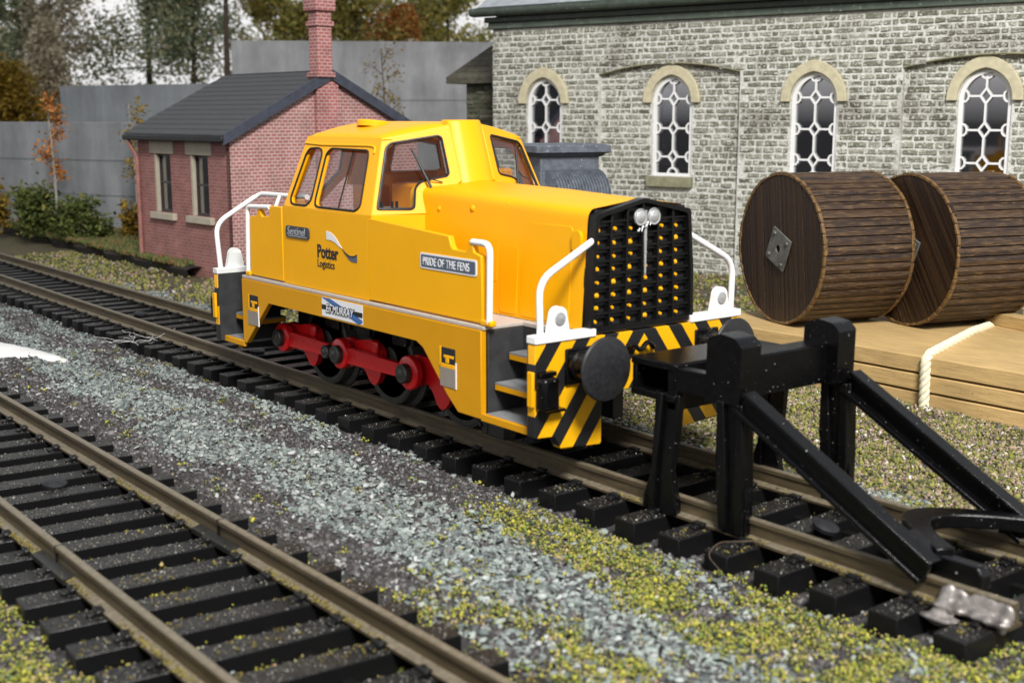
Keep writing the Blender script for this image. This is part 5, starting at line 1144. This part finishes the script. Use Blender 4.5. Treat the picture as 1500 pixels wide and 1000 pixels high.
def leaves(name, mat, parent, centers, n, size, spread, droop=0):
    c = np.array(centers)[rng.integers(0, len(centers), n)]; p = c[:, :3] + rng.normal(0, 1, (n, 3)) * (c[:, 3:4] * spread)
    Q = np.array([(-1, -.5, 0), (1, -.5, 0), (1, .5, 0), (-1, .5, 0)], float)[None] * (rng.uniform(.6, 1.3, (n, 1, 1)) * size)
    V = np.einsum('nij,nkj->nki', rand_rot(n, 1.0), Q) + p[:, None, :]
    o = fast_mesh(name, V.reshape(-1, 3), np.arange(n * 4).reshape(n, 4), mat); o.parent = parent; return o
def tree(x, y, h, tr, mat, label, group, kind, r=4.0, base=.25, n=3500, ls=.33, nm='tree', lean=0):
    t = empty(nm, (x, y, -.5)); tag(t, label, 'tree', group); m = MB(); R = random.Random(int(x * 7 + y)); cs = []
    top = Vector((lean, 0, h)); bend_ = lambda u: Vector((lean * u * u + .25 * math.sin(u * 5 + x), .2 * math.sin(u * 4 + y), h * u))
    m.tube([bend_(u) for u in np.linspace(0, 1, 14)], tr, 8, False, tr * .15)
    nb = 26
    for i in range(nb):
        u = base + (1 - base) * (i + R.random()) / nb; a = R.uniform(0, 2 * PI); p = bend_(u)
        ln = r * (1.05 - u) / (1.05 - base) if kind == 'cone' else r * math.sin(PI * min(1, .12 + .88 * (u - base) / (1 - base))) ** .7
        ln *= R.uniform(.55, 1.1); up = .25 if kind == 'cone' else .55
        q = p + Vector((math.cos(a) * ln, math.sin(a) * ln, ln * up * R.uniform(.2, 1)))
        m.tube([p, p.lerp(q, .5) + Vector((0, 0, -.08 * ln)), q], tr * .3 * (1.1 - u), 5, False, tr * .06)
        for w in (.45, .7, .95):
            if R.random() < .85: c = p.lerp(q, w); cs.append((c.x, c.y, c.z, ln * .16 + .25))
    m.build('trunk', M['trunk'], t, 0, 50, local=True); leaves('crown', mat, t, cs, int(n * 5), ls * .5, 1.05)
    return t
G1 = 'trees behind the concrete walls'
C0 = Vector((11.55, -11.33)); 
def ray_xy(px, D):
    """ground position at a bearing from the viewpoint"""
    cx = (px - 750) / 1826.0; d = Vector((.6197 * cx - .7724 * 1.0, .7849 * cx + .6099)); return C0 + d.normalized() * D
for px, D, h, tr, mat, lb, kd, r, bs, n, ls in (
    (8, 120, 26, .55, 'leaf_pine', 'dark green slender tree at the left edge of the view', 'round', 4.2, .22, 4200, .34),
    (62, 128, 22, .35, 'leaf_pine', 'narrow dark conifer left of the pale birch', 'cone', 2.4, .25, 1700, .30),
    (105, 125, 24, .30, 'leaf_birch', 'sparse brown green birch with sky showing through', 'round', 4.6, .22, 2700, .32),
    (92, 112, 12.5, .25, 'leaf_birch', 'small brown leaved tree in front of the sparse birch', 'round', 2.1, .42, 1500, .28),
    (240, 125, 30, .40, 'leaf_pine', 'broad pine with layered branches above the brick building roof', 'cone', 8.2, .28, 5200, .36),
    (300, 118, 27, .34, 'leaf_pine', 'tall pine with thin bare trunk near the concrete block corner', 'cone', 5.6, .34, 2600, .34),
    (352, 108, 28, .36, 'leaf_birch', 'thin dark trunk beside the pale concrete block with few leaves', 'round', 3.6, .5, 800, .30),
    (415, 130, 17.5, .4, 'leaf_autumn', 'yellow green tree seen left of the chimney', 'round', 4.6, .3, 2600, .36),
    (530, 128, 19, .45, 'leaf_autumn', 'large yellow green tree seen right of the chimney', 'round', 6.0, .3, 4400, .38),
    (600, 126, 15.2, .35, 'leaf_orange', 'rusty orange tree over the pale concrete block', 'round', 3.0, .4, 1500, .34),
    (660, 132, 18.5, .42, 'leaf_autumn', 'yellow autumn tree next to the chapel gutter', 'round', 5.2, .3, 3300, .38),
    (20, 100, 8.5, .3, 'leaf_gold', 'golden low tree above the long concrete wall', 'round', 3.4, .25, 2600, .30)):
    p = ray_xy(px, D); tree(p.x, p.y, h, tr, M[mat], lb, G1, kd, r, bs, n, ls)
def shrub(px, D, h, r, mat, label, n=900, ls=.085):
    n = int(n * 2.4)
    p = ray_xy(px, D); t = empty('shrub', (p.x, p.y, -.1)); tag(t, label, 'shrub', 'shrubs in front of the concrete wall'); m = MB(); cs = []; R = random.Random(px)
    for i in range(9):
        a = R.uniform(0, 2 * PI); q = Vector((math.cos(a) * r * R.uniform(.2, 1), math.sin(a) * r * R.uniform(.2, 1), h * R.uniform(.45, 1))); m.tube([(0, 0, 0), q * .5 + Vector((0, 0, .1 * h)), q], .035, 5, False, .012)
        for w in (.4, .65, .9): c = q * w; cs.append((c.x, c.y, c.z, r * .30))
    m.build('stems', M['palestem'], t, 0, 50, local=True); leaves('crown', mat, t, cs, n, ls, .8)
shrub(62, 51.5, 2.1, .95, M['leaf_shrub'], 'fuller green shrub, second from the left edge', 1300)
shrub(118, 49.5, 1.5, .85, M['leaf_shrub'], 'low dark green shrub under the orange leaved sapling', 1000)
shrub(15, 54, 2.0, .7, M['leaf_gold'], 'thin yellowing shrub at the left edge of the view', 420)
shrub(150, 49, .9, .8, M['leaf_shrub'], 'lowest sparse shrub nearest the brick building', 420)
shrub(202, 49.0, 1.6, .4, M['leaf_gold'], 'small shrub tucked beside the drainpipe of the brick building', 260)
def sapling(px, D, h, mat, label, n, pale=True, z0=.4):
    p = ray_xy(px, D); t = empty('sapling', (p.x, p.y, -.1)); tag(t, label, 'sapling', 'saplings in front of concrete'); m = MB(); R = random.Random(px)
    m.tube([(.12 * math.sin(u * 4) - .28 * u, 0, h * u) for u in np.linspace(0, 1, 10)], .06, 6, False, .02); cs = []
    for i in range(9):
        u = z0 + (1 - z0) * i / 9; a = R.uniform(0, 2 * PI); l = h * .10 * R.uniform(.4, 1.2); b = Vector((.12 * math.sin(u * 4) - .28 * u, 0, h * u)); q = b + Vector((math.cos(a) * l, math.sin(a) * l, l * .8)); m.tube([b, q], .02, 4, False, .01); c = b.lerp(q, .8); cs.append((c.x, c.y, c.z, h * .035))
    m.build('trunk', M['palestem'] if pale else M['trunk'], t, 0, 50, local=True); leaves('crown', mat, t, cs, int(n * 2.2), .065, .95)
sapling(96, 50, 5.2, M['leaf_orange'], 'slim pale stemmed sapling with orange leaves before the concrete wall', 330)
sapling(212, 49.5, 5.0, M['leaf_gold'], 'sparse golden sapling rising beside the brick building eaves', 150)
sapling(572, 60, 7.6, M['leaf_gold'], 'sparse yellow sapling against the pale concrete block', 210, False, .55)

# ------------------------------------------------------------------ sky, lamp, camera
w = bpy.data.worlds.new('World'); S.world = w; w.use_nodes = True; nt = w.node_tree; bg = nt.nodes['Background']
tc = nt.nodes.new('ShaderNodeTexCoord'); sp = nt.nodes.new('ShaderNodeSeparateXYZ'); nt.links.new(tc.outputs['Generated'], sp.inputs[0])
r1_ = nt.nodes.new('ShaderNodeValToRGB'); e = r1_.color_ramp.elements; e[0].position = .0; e[0].color = (.25, .25, .25, 1); e[1].position = .03; e[1].color = (1, .985, .97, 1)
for p_, c_ in ((.30, (.80, .82, .84, 1)), (.55, (.42, .44, .47, 1)), (1.0, (.34, .36, .40, 1))): q = e.new(p_); q.color = c_
nt.links.new(sp.outputs[2], r1_.inputs[0])
mp = nt.nodes.new('ShaderNodeMapping'); mp.inputs['Scale'].default_value = (1, 1, 2.5); nz = nt.nodes.new('ShaderNodeTexNoise'); nz.inputs['Scale'].default_value = 5; nz.inputs['Detail'].default_value = 6
nt.links.new(tc.outputs['Generated'], mp.inputs[0]); nt.links.new(mp.outputs[0], nz.inputs['Vector'])
r2_ = nt.nodes.new('ShaderNodeValToRGB'); e = r2_.color_ramp.elements; e[0].position = .35; e[0].color = (.88, .885, .90, 1); e[1].position = .6; e[1].color = (1, 1, 1, 1); nt.links.new(nz.outputs['Fac'], r2_.inputs[0])
mx = nt.nodes.new('ShaderNodeMix'); mx.data_type = 'RGBA'; mx.blend_type = 'MULTIPLY'; mx.inputs[0].default_value = 1; nt.links.new(r1_.outputs[0], mx.inputs[6]); nt.links.new(r2_.outputs[0], mx.inputs[7])
nt.links.new(mx.outputs[2], bg.inputs[0]); bg.inputs[1].default_value = 0.86
def area(name, loc, target, size, power, col):
    l = bpy.data.lights.new(name, 'AREA'); l.shape = 'SQUARE'; l.size = size; l.energy = power; l.color = col
    o = bpy.data.objects.new(name, l); COL.objects.link(o); o.location = loc; o.rotation_euler = (Vector(target) - Vector(loc)).to_track_quat('-Z', 'Y').to_euler(); return o
area('studio_lamp', (36, -20, 42), (-2, 2, 0), 13, 56000, (1, .97, .925))

cam = bpy.data.cameras.new('camera'); co = bpy.data.objects.new('camera', cam); COL.objects.link(co)
Rt = Matrix(((.6196858, -.13916493, .77241351), (.78485, .109879, -.60986645), (0, .98415432, .17731405)))
co.matrix_world = Matrix.Translation((11.55138, -11.32837, 4.43764)) @ Rt.to_4x4()
cam.sensor_width = 36; cam.lens = 43.8255; cam.clip_start = .1; cam.clip_end = 4000
cam.dof.use_dof = True; cam.dof.focus_distance = 22; cam.dof.aperture_fstop = .68; cam.dof.aperture_blades = 0
S.camera = co
S.view_settings.view_transform = 'Standard'; S.view_settings.look = 'None'; S.view_settings.exposure = .22; S.view_settings.gamma = 1
S.cycles.max_bounces = 8; S.cycles.transparent_max_bounces = 16; S.cycles.caustics_reflective = False; S.cycles.caustics_refractive = False
